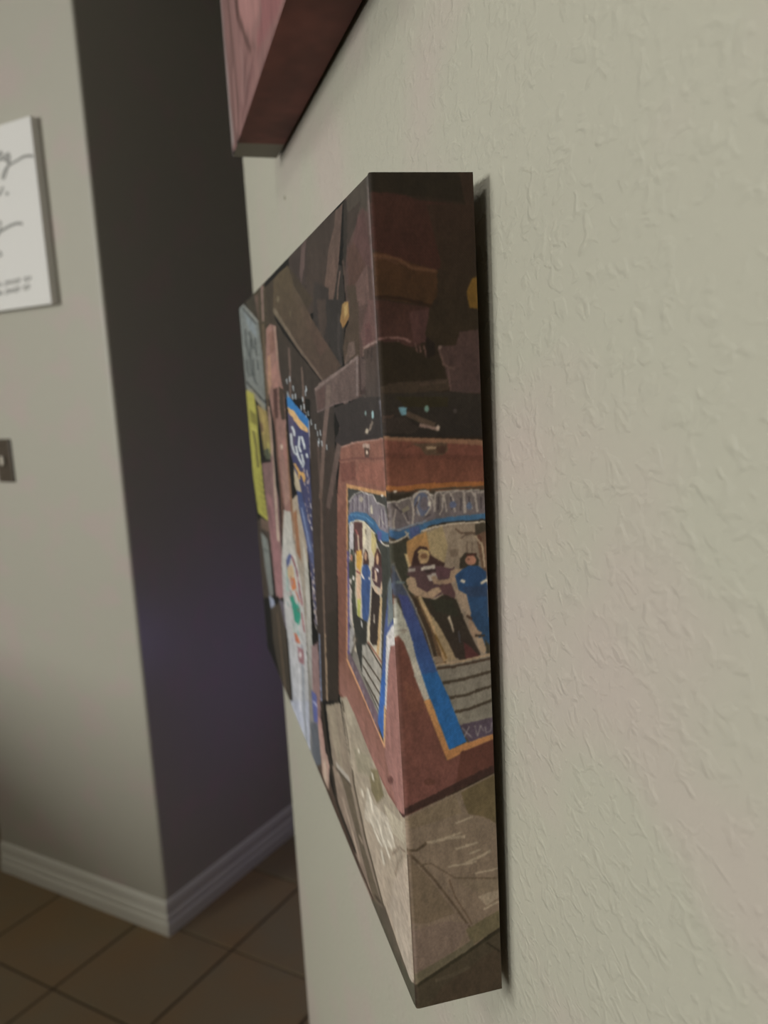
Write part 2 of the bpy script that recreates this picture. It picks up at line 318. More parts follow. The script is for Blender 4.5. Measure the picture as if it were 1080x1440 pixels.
# ------------------------------------------------------------------ the near canvas print
FRONT = """1 56 47 42 2508 2600 -271 1949 -70 48 -600 2600
2 80 60 55 84 64 58 145 2007 -12 1998 -27 1525 129 1522 167 1679 187 1802
1 70 62 54 125 2004 -13 2001 -11 1913 41 1940 90 1927 142 1917
1 60 50 44 139 1957 43 1953 83 1913 143 1885
1 86 60 57 71 1925 24 1935 -4 1798 23 1815 115 1789 107 1884
1 82 58 50 150 1878 98 1882 35 1818 111 1785 118 1724 158 1729
1 98 74 68 115 1789 26 1819 23 1735 105 1739
1 72 58 47 171 1799 106 1788 100 1738 106 1623 139 1608 167 1679
2 60 50 44 64 52 46 507 2004 203 1990 258 1904 395 1776 574 1772
2 90 72 64 98 76 66 215 1990 159 1989 191 1914 220 1857 297 1757 397 1770 286 1920 235 1954
1 46 40 35 154 1989 128 1989 146 1894 187 1802 184 1870
1 48 42 38 220 1857 193 1851 189 1733 252 1595 367 1598 289 1765
2 122 96 86 110 84 70 217 1842 243 1803 259 1757 249 1755 234 1801 208 1840
1 78 62 54 193 1863 184 1801 168 1744 153 1742 168 1799 177 1860
2 62 51 46 56 46 44 751 1997 494 1991 594 1764 751 1902
1 90 72 68 563 1993 500 1998 547 1926 598 1875 615 1911
1 52 45 42 449 1859 316 1816 349 1676 311 1612 287 1605 494 1752
1 66 54 48 440 1806 310 1786 385 1699 427 1707
1 46 42 40 349 1792 215 1772 239 1603 318 1635 358 1697
1 60 54 52 256 1742 275 1651 259 1609 239 1610 254 1650 235 1739
1 72 58 47 196 1699 93 1753 105 1632 226 1608 229 1648
1 98 80 72 181 1663 139 1663 134 1633 226 1608
2 152 118 70 138 100 56 212 1761 184 1762 163 1755 165 1720 219 1700 237 1721
1 170 140 86 196 1755 174 1754 173 1731 203 1721
2 94 68 64 98 70 66 69 1702 30 1743 -19 1736 -14 1650 75 1638 93 1672
1 92 62 60 61 1693 29 1700 19 1652 64 1647
1 136 112 104 71 1639 30 1647 -3 1648 0 1653 36 1651 79 1643
2 70 56 50 72 62 58 80 1638 -5 1646 -11 1524 114 1522 100 1606
1 54 42 38 56 1640 59 1617 52 1617 49 1639
1 52 42 40 29 1641 38 1610 31 1609 22 1640
1 108 86 78 82 1645 92 1614 85 1614 75 1644
2 104 84 80 108 92 90 2 1972 4 1858 2 1739 0 1648 -2 1524 -6 1443 -24 1445 -20 1525 -18 1647 -16 1736 -14 1854 -16 1966
1 64 53 41 1248 1967 771 1973 478 1812 762 1735 1075 1848 1205 1836
2 82 69 50 74 58 50 1025 1973 771 1973 700 1893 495 1748 250 1608 433 1565 696 1681 1067 1870
2 84 70 54 80 60 52 700 1893 494 1752 352 1665 443 1643 624 1790 741 1865
2 112 99 80 98 80 70 1106 1865 958 1797 714 1682 449 1572 427 1576 677 1685 902 1798 1033 1864
1 110 98 76 943 1884 948 1878 956 1875 966 1874 975 1877 981 1883 981 1890 976 1896 967 1899 957 1899 948 1896 943 1891
1 98 86 66 769 1809 772 1803 778 1799 785 1798 791 1801 795 1806 794 1812 791 1818 784 1821 778 1822 772 1820 768 1815
1 62 52 41 1211 1972 1012 1970 1071 1859 1014 1786 1220 1802
2 58 49 40 52 44 40 1031 1815 897 1747 447 1568 507 1516 983 1508 1043 1564
1 104 84 76 858 1697 863 1615 898 1510 867 1510 832 1614 828 1695
1 96 78 70 689 1621 691 1549 696 1464 667 1466 661 1549 660 1620
1 66 57 42 1501 1996 1201 1994 1230 1779 1280 1503 1540 1499 1448 1858
2 136 110 102 126 104 92 1298 1999 1315 1926 1334 1845 1276 1838 1258 1918 1242 1990
1 96 76 66 1511 1978 1371 1975 1408 1860 1526 1907
1 104 86 66 1330 1835 1357 1695 1371 1502 1381 1270 1377 1068 1334 1077 1338 1275 1328 1503 1315 1693 1289 1830
1 56 50 40 1804 2002 1485 1987 1411 1854 1666 1939
2 118 124 122 112 116 112 2182 2009 1859 1999 1431 1853 1389 1697 1404 1458 1984 1552 2104 1738
1 124 134 138 1855 1961 1532 1854 1485 1783 1713 1853
1 72 76 74 1894 1979 1490 1847 1456 1848 1849 1978
1 138 138 132 1879 1999 1444 1855 1414 1856 1839 1998
1 60 62 60 1990 1585 1412 1478 1377 1485 1939 1591
1 66 72 72 1858 1864 1873 1793 1810 1720 1762 1719 1823 1790 1809 1859
1 66 72 72 1765 1842 1690 1806 1653 1747 1609 1745 1646 1805 1722 1841
1 66 72 72 1716 1803 1782 1682 1766 1622 1719 1622 1735 1680 1671 1799
1 66 72 72 1582 1798 1585 1749 1564 1706 1523 1705 1544 1747 1541 1794
1 66 72 72 1680 1696 1703 1606 1631 1568 1590 1570 1658 1606 1636 1694
1 66 72 72 1896 1707 1902 1648 1842 1615 1794 1617 1851 1648 1845 1704
1 66 72 72 1551 1689 1556 1637 1515 1637 1511 1687
1 66 72 72 1774 1652 1742 1612 1631 1624 1664 1629 1704 1616 1727 1651
1 128 124 108 2047 1540 1779 1552 1406 1455 1415 1435 1714 1496 1911 1493
2 166 160 70 158 154 64 1989 1544 1724 1522 1683 1423 1698 1256 1664 1055 1602 873 1918 848 2039 1160
1 118 112 48 1917 1434 1709 1415 1716 1355 1902 1367
1 98 90 46 1888 1319 1831 1242 1820 1122 1746 1133 1757 1251 1812 1327
1 180 172 84 1938 1329 1724 1321 1693 1330 1901 1339
1 126 120 52 1790 1086 1635 1091 1617 1097 1769 1093
1 126 120 52 1818 1065 1661 1071 1642 1078 1797 1073
1 126 120 52 1779 1055 1626 1061 1608 1068 1759 1062
1 126 120 52 1843 1028 1683 1036 1664 1043 1821 1036
1 126 120 52 1799 1019 1644 1027 1625 1034 1778 1026
1 126 120 52 1812 1000 1655 1009 1637 1016 1791 1008
1 126 120 52 1777 990 1623 999 1605 1007 1756 998
1 126 120 52 1820 965 1662 976 1643 984 1799 973
1 126 120 52 1764 959 1612 970 1593 978 1744 967
1 126 120 52 1784 939 1630 951 1611 959 1763 947
1 126 120 52 1754 929 1602 941 1584 949 1734 937
1 126 120 52 1781 907 1627 920 1608 928 1761 915
1 126 120 52 1781 890 1626 905 1608 913 1760 899
1 126 120 52 1751 880 1599 895 1581 903 1730 889
2 146 124 72 132 120 66 1659 1472 1393 1442 1371 1371 1347 1260 1550 1217 1595 1338
1 164 142 80 1565 1446 1472 1432 1445 1366 1544 1317
1 112 86 62 1634 1389 1536 1377 1514 1340 1576 1336
1 72 78 60 1557 1245 1393 1276 1363 1222 1517 1203
1 160 150 80 1457 1297 1403 1295 1392 1235
2 116 88 86 138 100 100 1654 1168 1404 1207 1264 1057 1317 572 1550 491 1586 772
2 140 104 94 136 98 90 1252 1805 1150 1815 1039 1794 1036 1621 983 1508 990 1339 1022 1133 1026 1044 1159 1014 1196 1196 1233 1380 1297 1503 1329 1630
1 128 92 80 1211 1783 1101 1784 1087 1708 1201 1692
1 156 128 112 1079 1798 1072 1707 1076 1622 1051 1621 1047 1706 1054 1796
1 160 122 98 1268 1690 1201 1692 1221 1566 1326 1515
1 150 108 98 1212 1626 1061 1664 1073 1559 1196 1550
1 78 50 46 1197 1547 1104 1553 1137 1428 1186 1420 1217 1458
1 58 46 36 1073 1559 997 1541 998 1429 1069 1420 1090 1477
2 136 100 92 150 116 104 1127 1417 985 1430 994 1253 1019 1104 1134 1045 1137 1235
1 152 108 100 1102 1329 1036 1358 1011 1280 1060 1215
1 200 180 160 1087 1310 1092 1303 1102 1298 1115 1295 1126 1295 1133 1299 1134 1305 1129 1311 1118 1317 1106 1320 1095 1319 1088 1315
2 146 118 104 190 172 152 1355 1469 1356 1305 1373 1103 1397 962 1403 821 1329 843 1328 978 1310 1114 1299 1311 1302 1471
2 102 70 60 98 68 54 1234 1457 1241 1253 1226 1064 1261 860 1341 702 1253 730 1191 880 1170 1075 1197 1259 1201 1459
2 120 88 66 134 92 64 1007 1395 1022 1220 1023 1044 1045 919 982 937 975 1055 988 1226 987 1396
2 124 92 90 140 104 104 1383 1236 1421 1061 1428 955 1448 774 1390 791 1371 968 1364 1071 1329 1243
2 140 98 100 150 106 108 1551 1037 1446 1022 1362 799 1333 573 1453 513 1519 570 1544 784
1 112 78 80 1578 974 1505 967 1462 806 1506 830
1 92 86 98 1453 513 1290 561 1305 431 1421 373 1496 400
1 60 50 43 1964 804 1606 864 1586 772 1642 449 2122 268
1 98 78 66 1852 838 1602 873 1587 817 1835 778
2 118 124 120 104 106 104 1874 743 1670 761 1641 643 1612 476 1757 414 1834 583
1 88 92 90 1861 653 1653 689 1622 705 1825 670
1 142 150 172 1778 414 1623 448 1591 388 1744 346
2 66 56 46 56 50 42 1742 351 1458 500 1346 402 1345 44 1548 -73 1760 159
1 92 76 60 1567 401 1542 182 1514 -27 1472 -2 1500 204 1524 419
2 176 172 162 170 172 182 1170 1025 1024 1050 1010 899 917 810 908 609 960 265 972 -26 1169 -30 1309 61 1313 364 1350 524 1318 743
1 168 172 188 1383 22 960 265 972 -26 1169 -30
2 168 152 132 112 112 112 978 1112 844 1165 783 1044 796 741 845 405 905 18 1009 -36 915 547 927 778 1010 899
1 146 100 70 985 1053 915 1082 908 957 898 874 974 894
2 176 172 160 150 148 146 846 973 788 881 816 593 869 318 905 463 870 741
1 140 144 152 1036 476 1085 144 1083 -21 1038 10 1040 171 993 496
1 198 198 204 1111 376 1156 102 1124 121 1081 391
1 78 88 134 1210 790 1118 849 1078 849 1153 788 1195 749
1 186 160 124 1190 764 1077 812 1049 778 1122 715 1205 719
1 136 66 76 1092 843 1014 807 979 723 957 678 931 689 952 734 987 817 1064 854
1 150 92 96 981 638 955 564 929 577 954 650
1 188 108 64 1149 719 1053 764 1028 724 1121 678
1 180 110 90 1061 699 1006 673 979 685 1033 711
1 42 142 118 1194 625 1112 665 1079 643 1000 655 987 618 1042 558 1125 541 1139 581
1 120 170 160 1221 740 1244 633 1224 640 1201 747
1 120 170 160 1204 652 1114 672 1103 680 1192 660
1 120 170 160 1080 541 1082 496 1064 504 1063 549
1 120 170 160 1155 516 1157 469 1138 478 1136 524
1 184 104 74 1162 470 1100 494 1028 483 1116 445
1 146 104 110 1106 433 980 480 989 408 1102 364
1 200 190 190 1031 431 1037 422 1049 411 1065 402 1079 397 1088 397 1090 402 1084 412 1071 423 1056 432 1042 437 1033 437
1 140 130 150 1003 719 999 690 984 696 988 725
1 200 190 180 994 785 988 764 974 770 979 791
1 150 90 90 1149 460 1143 436 1126 445 1132 468
1 110 150 150 1256 578 1248 558 1230 566 1237 586
1 140 130 150 1212 426 1203 409 1185 418 1193 435
1 200 190 180 1232 579 1226 555 1207 563 1214 586
1 150 90 90 1039 633 1031 619 1016 626 1024 640
1 110 150 150 1031 667 1026 644 1010 651 1015 673
1 140 130 150 1117 730 1111 706 1095 713 1100 736
1 200 190 180 1036 767 1029 749 1013 754 1020 773
1 150 90 90 1143 738 1134 724 1117 730 1126 744
1 110 150 150 1071 516 1063 499 1047 507 1054 524
1 140 130 150 1026 820 1022 792 1007 798 1010 825
1 200 190 180 1181 490 1172 476 1154 484 1163 499
1 150 90 90 1163 668 1159 637 1142 644 1145 675
1 110 150 150 1168 612 1164 581 1147 589 1150 619
2 56 58 100 60 62 92 937 1528 629 1448 660 1272 679 993 710 695 749 692 766 888 806 1038 871 1188 932 1289
2 42 116 178 40 104 170 937 1528 881 1515 720 1468 629 1448 639 1412 734 1423 830 1459 943 1476
1 206 164 108 942 1479 838 1469 759 1441 647 1416 652 1401 749 1407 849 1434 936 1460
1 74 68 96 949 1459 858 1442 828 1393 883 1295 945 1288
1 186 192 194 910 1405 880 1391 875 1371 840 1375 845 1396 876 1410
1 186 192 194 933 1377 934 1338 896 1303 856 1300 834 1309 862 1310 897 1343 896 1381
1 186 192 194 795 1378 818 1339 790 1320 758 1326 784 1343 762 1380
1 186 192 194 762 1379 730 1347 734 1337 703 1341 700 1352 730 1384
1 186 192 194 863 1337 841 1299 793 1272 762 1280 807 1305 828 1342
1 186 192 194 781 1316 760 1283 785 1266 755 1268 728 1288 749 1321
1 186 192 194 707 1325 701 1310 671 1315 677 1329
1 200 152 84 877 1253 839 1232 846 1213 811 1219 805 1239 843 1261
1 200 152 84 834 1239 784 1232 769 1214 738 1221 754 1240 806 1249
1 200 152 84 909 1262 847 1238 815 1246 875 1270
1 200 152 84 791 1247 755 1226 725 1234 759 1254
1 176 160 132 909 1250 840 1214 809 1171 864 1134 920 1179
1 190 170 160 747 738 742 728 729 734 734 744
1 150 130 130 762 790 757 780 744 786 749 796
1 200 190 180 722 764 716 756 703 761 709 770
1 190 170 160 705 1233 701 1220 689 1223 693 1236
1 150 130 130 735 1137 729 1130 716 1133 722 1140
1 200 190 180 738 864 734 850 721 854 725 868
1 190 170 160 719 1226 714 1215 702 1218 707 1228
1 150 130 130 750 980 746 966 733 970 737 984
1 200 190 180 730 944 724 938 712 942 718 949
1 190 170 160 775 1136 770 1125 757 1129 762 1139
1 150 130 130 767 986 763 972 750 976 754 990
1 200 190 180 738 990 733 977 721 981 725 994
1 190 170 160 738 722 732 715 720 721 725 728
1 150 130 130 716 1193 711 1183 698 1186 703 1196
1 200 190 180 740 830 735 820 722 825 727 835
1 190 170 160 759 833 753 824 740 829 746 838
1 150 130 130 743 1104 740 1087 727 1091 730 1107
1 200 190 180 724 801 720 788 707 794 711 807
1 190 170 160 755 1266 751 1254 738 1256 743 1269
1 150 130 130 748 740 744 728 731 734 735 746
1 200 190 180 749 770 746 755 732 761 736 775
1 190 170 160 737 927 733 913 720 918 724 931
1 150 130 130 767 984 763 967 750 971 754 988
1 200 190 180 729 705 723 695 711 701 716 711
1 190 170 160 722 908 716 902 703 906 709 913
1 150 130 130 764 801 760 784 747 789 750 806
1 200 190 180 694 1143 689 1134 677 1137 682 1146
1 190 170 160 715 969 712 951 699 955 702 973
1 150 130 130 720 866 715 856 703 861 707 871
1 200 190 180 747 830 744 813 731 818 734 835
1 190 170 160 747 816 744 801 731 806 734 821
1 150 130 130 691 1243 688 1229 676 1231 679 1245
1 200 190 180 724 1088 720 1073 708 1076 711 1091
1 190 170 160 714 914 709 903 697 908 702 919
1 150 130 130 747 1086 742 1077 729 1080 734 1090
1 200 190 180 719 1000 715 985 703 988 706 1004
1 190 170 160 721 909 718 892 705 897 708 914
1 150 130 130 766 879 762 865 748 870 753 883
1 200 190 180 715 1265 712 1248 699 1250 702 1268
1 190 170 160 706 998 700 992 688 996 694 1002
1 150 130 130 757 696 753 680 740 686 744 702
1 200 190 180 745 1099 739 1092 727 1095 732 1103
1 190 170 160 708 1256 704 1242 692 1244 695 1259
1 150 130 130 722 1205 717 1196 705 1199 710 1208
1 200 190 180 759 737 755 724 742 730 746 742
1 190 170 160 740 749 736 735 723 741 727 754
1 150 130 130 730 800 726 785 714 790 717 806
1 200 190 180 698 1152 694 1141 682 1144 686 1155
1 190 170 160 733 736 729 722 716 727 720 742
1 150 130 130 760 703 756 687 743 693 747 709
1 200 190 180 708 1111 703 1102 691 1106 696 1114
1 190 170 160 765 994 761 978 748 982 752 998
1 150 130 130 738 1104 734 1089 722 1093 725 1108
1 200 190 180 705 1066 701 1054 689 1058 693 1070
1 190 170 160 730 720 727 703 714 709 718 726
1 150 130 130 751 852 747 840 734 845 738 857
1 200 190 180 724 725 718 716 706 722 711 730
1 190 170 160 758 1122 753 1108 740 1111 745 1125
1 150 130 130 716 1166 711 1156 698 1159 703 1169
1 200 190 180 754 775 751 758 738 763 741 780
1 190 170 160 776 1073 770 1065 757 1068 763 1077
1 150 130 130 759 786 753 777 740 783 745 792
1 200 190 180 746 682 742 668 729 675 733 688
1 190 170 160 740 955 737 939 724 943 728 960
1 150 130 130 745 1251 741 1240 728 1242 733 1254
1 200 190 180 726 877 720 871 707 876 713 882
1 190 170 160 760 1214 755 1203 742 1206 747 1216
1 150 130 130 727 827 724 810 711 816 714 832
1 200 190 180 743 1039 737 1031 725 1035 731 1043
1 190 170 160 723 752 720 735 707 741 710 758
2 54 70 116 82 88 124 890 1162 820 1169 756 1103 713 1009 684 941 712 906 767 955 821 1021 875 1099
1 112 126 160 842 1105 789 1028 748 960 722 968 763 1036 814 1112
1 180 174 182 637 1443 649 1298 659 1124 677 917 714 666 700 672 664 921 647 1127 637 1300 624 1444
2 60 49 43 52 43 37 628 1420 345 1459 368 1230 522 518 739 393 721 690 692 1015
1 54 46 42 593 1515 532 1549 333 1509 358 1397 472 1343 619 1420
2 86 68 62 78 62 54 547 1380 555 1217 572 1048 593 895 565 905 545 1055 529 1222 521 1382
2 112 92 86 100 80 70 395 1553 441 1475 491 1385 528 1291 567 1192 529 1199 486 1296 446 1388 394 1476 347 1552
2 100 82 76 88 70 64 247 1516 303 1443 366 1357 434 1262 497 1179 447 1187 383 1268 315 1360 253 1443 197 1514
2 92 72 62 122 100 86 543 1219 587 1044 612 838 634 676 665 435 643 448 613 686 591 846 567 1049 524 1223
2 62 48 42 56 46 40 488 1180 531 964 630 469 592 491 497 975 456 1187
1 166 140 112 624 706 636 584 662 438 646 446 621 592 609 713
1 48 40 33 559 809 446 866 504 528 634 454
1 176 186 194 931 1539 928 1517 910 1518 912 1539
1 176 186 194 850 1528 848 1508 830 1508 833 1529
1 176 186 194 804 1531 801 1511 785 1512 787 1532
1 176 186 194 828 1560 826 1539 809 1539 811 1560
1 176 186 194 875 1594 872 1573 855 1573 857 1594
1 176 186 194 926 1587 924 1566 905 1566 908 1587
1 176 186 194 656 1542 654 1523 640 1523 642 1542
1 176 186 194 731 1492 728 1473 713 1474 715 1493
1 176 186 194 689 1498 686 1479 672 1480 674 1499
1 176 186 194 668 1470 665 1451 651 1452 653 1471
1 176 186 194 638 1476 635 1457 621 1458 624 1477
1 176 186 194 608 1449 606 1430 593 1432 595 1450
1 176 186 194 559 1438 557 1420 544 1421 546 1439
1 176 186 194 539 1416 537 1399 524 1400 526 1418
1 176 186 194 528 1395 526 1377 514 1378 516 1396
1 176 186 194 505 1421 503 1404 491 1405 493 1422
1 176 186 194 497 1389 495 1371 483 1373 485 1390
1 176 186 194 445 1382 443 1365 432 1367 434 1384
1 176 186 194 642 1558 640 1539 626 1540 628 1558
1 176 186 194 701 1522 699 1503 684 1504 686 1523
1 176 186 194 539 1385 537 1367 524 1368 526 1386
2 98 80 75 92 76 72 532 1547 446 1572 315 1593 153 1619 115 1630 128 1527 188 1518 335 1503 518 1474
1 122 104 98 515 1541 409 1564 257 1592 115 1621 127 1627 271 1598 425 1571 534 1548
1 90 68 64 509 1540 412 1559 428 1492 509 1479
1 122 106 102 132 1625 149 1531 137 1531 120 1624
1 112 94 86 397 1559 429 1486 386 1487 356 1558
1 110 92 90 515 1474 333 1503 187 1518 188 1521 336 1507 520 1478
2 54 48 46 48 42 42 350 1495 188 1516 123 1529 -28 1531 -39 1446 122 1422 282 1392 357 1401 297 1442
1 60 46 44 111 1624 78 1622 83 1536 122 1536
1 84 68 64 106 1623 70 1613 80 1556 111 1543
1 120 142 140 84 1491 86 1488 89 1485 92 1484 95 1485 97 1487 98 1491 96 1494 93 1497 90 1498 87 1497 85 1494
1 142 176 180 37 1490 39 1485 43 1481 47 1480 51 1481 53 1484 54 1489 52 1494 48 1498 44 1499 40 1498 38 1495
1 120 106 94 54 1475 75 1455 107 1446 101 1442 64 1452 42 1474
1 170 156 136 78 1450 80 1446 84 1443 90 1442 95 1442 98 1445 99 1448 97 1452 93 1454 88 1456 82 1455 79 1453
1 96 90 96 6 1524 -7 1443 -23 1445 -11 1525
2 134 88 74 140 92 82 301 1388 175 1416 -35 1444 -9 510 172 511 299 543 394 580 483 558 417 1001 363 1252
2 122 78 66 118 76 62 377 1186 281 1247 378 726 393 586 498 556
2 126 84 70 150 104 94 383 735 99 637 21 598 5 524 169 529 298 548 407 585 480 574 464 683
1 112 70 62 328 1345 183 1371 -32 1396 -33 1401 183 1375 330 1350
1 160 122 108 293 1387 174 1412 -31 1440 -30 1443 176 1416 297 1391
1 160 110 94 -14 1439 -34 1441 -37 1324 -17 1321
1 118 72 62 318 1341 184 1365 193 1316 316 1289
1 142 90 76 158 1365 -15 1387 -18 1329 193 1316
1 164 138 124 129 1414 75 1420 77 1409 125 1404
1 84 62 54 115 1405 81 1409 85 1386 114 1383
1 210 186 166 90 1398 91 1395 94 1393 98 1392 102 1392 105 1393 105 1396 104 1399 101 1401 97 1402 93 1402 90 1400
2 152 104 96 156 110 102 44 893 0 967 -7 523 40 517 102 616 83 743
1 104 66 60 52 584 56 575 64 565 74 556 84 551 90 550 92 554 89 563 80 573 70 582 61 587 54 588
1 62 42 36 409 570 313 528 184 492 59 490 5 511 -9 527 42 508 162 511 287 548 379 590
1 70 44 40 68 501 4 532 -10 518 34 493
1 190 140 92 272 1292 196 1299 -1 1319 -3 1308 -30 1211 -1 1002 44 893 99 637 384 732
1 64 62 57 262 1282 1 1309 -20 1225 -23 1160 22 957 102 647 367 749
1 62 62 58 262 1282 1 1309 -2 1297 269 1249
2 128 120 126 122 112 122 269 1218 251 1249 201 1274 135 1293 91 1294 71 1299 52 1283 5 1282 -7 1221 18 1218 48 1223 72 1237 128 1242 209 1228 273 1197
1 92 82 94 230 1261 238 1220 228 1222 221 1262
1 158 150 152 220 1263 227 1223 220 1224 213 1264
1 92 82 94 189 1276 196 1233 187 1235 180 1278
1 158 150 152 179 1278 186 1235 180 1237 172 1279
1 92 82 94 150 1287 158 1241 149 1243 142 1288
1 158 150 152 140 1289 148 1243 142 1245 134 1290
1 92 82 94 120 1289 123 1242 114 1244 112 1290
1 158 150 152 111 1290 113 1244 107 1245 105 1292
1 92 82 94 39 1274 37 1230 30 1232 32 1275
1 158 150 152 31 1275 29 1232 23 1234 26 1276
1 92 82 94 18 1273 15 1232 8 1234 11 1275
1 158 150 152 10 1275 7 1234 2 1235 5 1276
1 200 190 166 96 1269 100 1247 87 1250 84 1271
1 160 150 134 143 1274 146 1269 152 1266 160 1263 168 1262 174 1264 175 1267 172 1272 166 1276 158 1278 150 1279 145 1277
1 168 160 150 43 1229 37 1256 18 1239 11 1242 39 1258 51 1227
1 188 180 176 260 1242 234 1259 198 1277 156 1290 101 1293 79 1297 58 1284 6 1283 2 1286 53 1287 73 1300 99 1296 155 1293 202 1278 241 1260 268 1242
1 210 200 190 9 1309 10 1307 14 1305 18 1304 22 1303 25 1304 26 1305 25 1307 22 1309 17 1310 13 1311 10 1310
2 62 108 146 56 96 146 278 1200 245 1217 209 1228 128 1242 72 1235 43 1222 -8 1225 -9 1205 38 1198 81 1209 137 1219 213 1207 277 1174
1 90 140 180 259 1206 212 1217 138 1228 86 1222 81 1226 133 1232 210 1220 258 1210
1 82 84 140 62 1217 31 1218 40 1189 61 1193
1 188 176 156 271 1177 214 1203 153 1215 91 1205 48 1164 62 1010 93 831 288 803 341 784
1 190 184 186 271 1175 232 1194 254 1082 291 1071
1 92 62 60 232 1196 164 1210 174 1128 207 1089 241 1118
1 150 84 80 224 1176 205 1162 215 1135 204 1138 193 1166 213 1181
1 198 176 150 210 1165 208 1117 223 1064 210 1068 195 1121 198 1169
1 190 172 116 100 1208 70 1193 80 1128 109 1155
1 206 194 164 159 1212 134 1212 152 1162 172 1138
1 120 104 90 137 1193 138 1189 140 1186 143 1184 146 1185 147 1187 147 1191 146 1195 143 1198 141 1200 138 1199 137 1197
1 58 48 42 237 1168 226 1171 280 881 293 875
1 216 204 180 274 1177 236 1194 197 1207 156 1213 113 1207 76 1199 71 1202 107 1211 151 1217 196 1210 240 1196 279 1179
1 204 194 176 51 1195 25 1190 -7 1192 -34 1204 -31 1206 -8 1195 19 1194 43 1199
1 62 66 54 272 1109 253 1114 254 1078 241 1058 260 988 250 914 292 880 297 978 297 1040
1 168 110 92 261 1088 263 1082 267 1077 273 1074 278 1074 280 1077 281 1082 278 1088 274 1093 269 1096 264 1096 261 1093
1 190 178 168 303 1013 282 1024 293 938 301 829 338 834
1 60 50 46 303 1000 277 981 268 985 294 1005
1 236 228 220 255 1032 257 1028 260 1025 265 1022 269 1022 272 1023 272 1026 271 1029 267 1033 262 1035 258 1036 255 1035
1 212 160 68 224 1117 183 1134 184 1100 207 1058 232 1073
1 202 164 134 233 1069 210 1072 205 1041 214 988 245 973 241 1029
1 120 40 50 238 1056 203 1061 199 1066 233 1061
1 176 176 84 244 977 214 988 230 930 249 918
1 74 50 44 168 1127 151 1142 136 1139 131 1107 180 1092
1 184 144 116 144 1127 146 1121 150 1115 156 1112 160 1112 163 1116 163 1121 161 1128 157 1133 152 1136 147 1136 144 1132
1 56 82 132 186 1086 168 1099 141 1107 128 1095 128 1067 153 973 169 944 208 931 205 1012
1 214 200 190 200 1063 181 1054 170 1059 190 1068
1 220 200 180 131 1074 132 1071 135 1069 138 1067 141 1066 143 1067 144 1069 142 1072 140 1075 136 1076 133 1077 131 1076
1 76 46 42 86 1151 64 1172 48 1162 45 1122 64 1116 103 1103
1 190 150 116 62 1144 64 1137 68 1130 74 1127 78 1127 81 1132 81 1139 78 1147 74 1153 69 1156 65 1156 62 1151
1 82 58 62 111 1109 80 1128 48 1131 44 1102 62 1073 99 1068 121 1079
1 216 206 204 93 1110 74 1109 64 1116 82 1117
1 206 176 150 112 1076 85 1081 81 1110 95 1106 100 1078 101 1084
1 212 180 152 109 1060 96 1045 55 1061 36 1097 54 1092 72 1058 80 1056 90 1069
1 54 44 40 120 1057 102 1049 69 1052 74 991 105 910 142 893 166 897 143 974
1 190 176 160 121 983 125 959 117 962 113 986
2 200 170 126 190 152 104 69 1047 88 982 118 879 100 887 71 988 53 1053
1 206 190 160 161 961 173 887 161 893 149 966
1 50 50 46 294 962 266 924 213 933 174 942 199 826 228 818 244 758 275 778 282 838
1 200 196 190 224 925 222 905 213 909 215 928
1 152 148 146 325 900 284 858 313 797 352 761
1 70 66 62 329 876 313 866 335 848
1 128 122 112 307 801 270 806 243 760 125 718 134 689 325 770
1 160 154 144 227 853 186 874 88 868 119 721 243 763
1 88 78 68 190 875 94 856 85 863 180 882
1 88 78 68 232 818 100 811 91 818 222 826
1 88 78 68 238 787 111 773 102 780 227 795
1 88 78 68 232 757 122 734 112 742 221 765
1 88 78 68 302 828 271 867 282 863 314 823
1 88 78 68 315 789 260 859 272 855 328 785
1 150 104 86 184 881 87 871 78 878 173 889
2 104 88 96 110 88 100 370 771 343 775 319 769 127 705 136 644 369 740
1 140 122 126 333 744 325 757 336 730 328 734 316 761 340 741
1 140 122 126 303 730 296 743 307 716 299 720 288 748 310 728
1 140 122 126 275 717 268 730 278 703 271 707 260 734 282 715
1 140 122 126 248 704 241 717 251 691 243 695 233 721 254 702
1 140 122 126 221 692 214 704 224 678 217 682 207 709 227 689
1 140 122 126 195 680 189 692 198 667 191 671 182 697 201 677
1 140 122 126 170 668 164 681 173 655 166 659 157 685 176 666
1 86 76 136 306 1095 334 922 366 759 350 767 319 928 291 1099
2 78 80 116 56 96 172 55 969 17 1080 -23 1160 -5 1004 34 964 62 829 74 776 105 658 140 681 96 811
1 54 98 172 93 831 56 869 75 766 105 656 140 681
2 84 94 104 120 128 124 13 1107 -22 1157 -23 1045 30 988
1 206 200 196 43 962 -11 1020 -12 964 19 948 39 896 72 759 82 753
1 168 160 158 9 975 11 972 15 968 21 964 27 963 31 963 32 965 30 968 25 972 19 976 14 977 10 977
1 210 164 112 86 760 110 630 98 638 75 766
1 196 140 104 375 736 103 634 95 641 364 743
1 128 128 124 28 1072 1 1116 -29 1159 -23 1158 7 1114 35 1070
1 60 62 56 40 1183 -28 1198 -22 1157 26 1077 63 974 45 1122
1 78 62 52 972 -26 838 -8 591 -31 0 0 -11 92 88 83 651 75 767 162
2 142 128 110 128 112 98 678 414 488 535 431 391 330 229 230 134 165 113 258 24 385 61 579 104 648 243
1 152 138 118 669 414 560 489 532 399 500 263 547 255 614 320
1 170 160 148 595 252 479 294 448 306 429 295 571 217
1 98 86 70 591 234 437 289 330 158 205 92 269 27 422 153 522 226
1 84 72 60 610 213 429 284 417 296 595 228
2 142 124 108 134 114 100 676 196 552 230 417 108 257 35 307 9 501 36 644 109
1 172 152 134 545 151 441 86 394 48 379 63 425 102 527 166
1 150 132 114 382 152 350 150 336 164 367 166
1 74 62 50 272 50 223 75 180 109 170 124 209 94 256 71
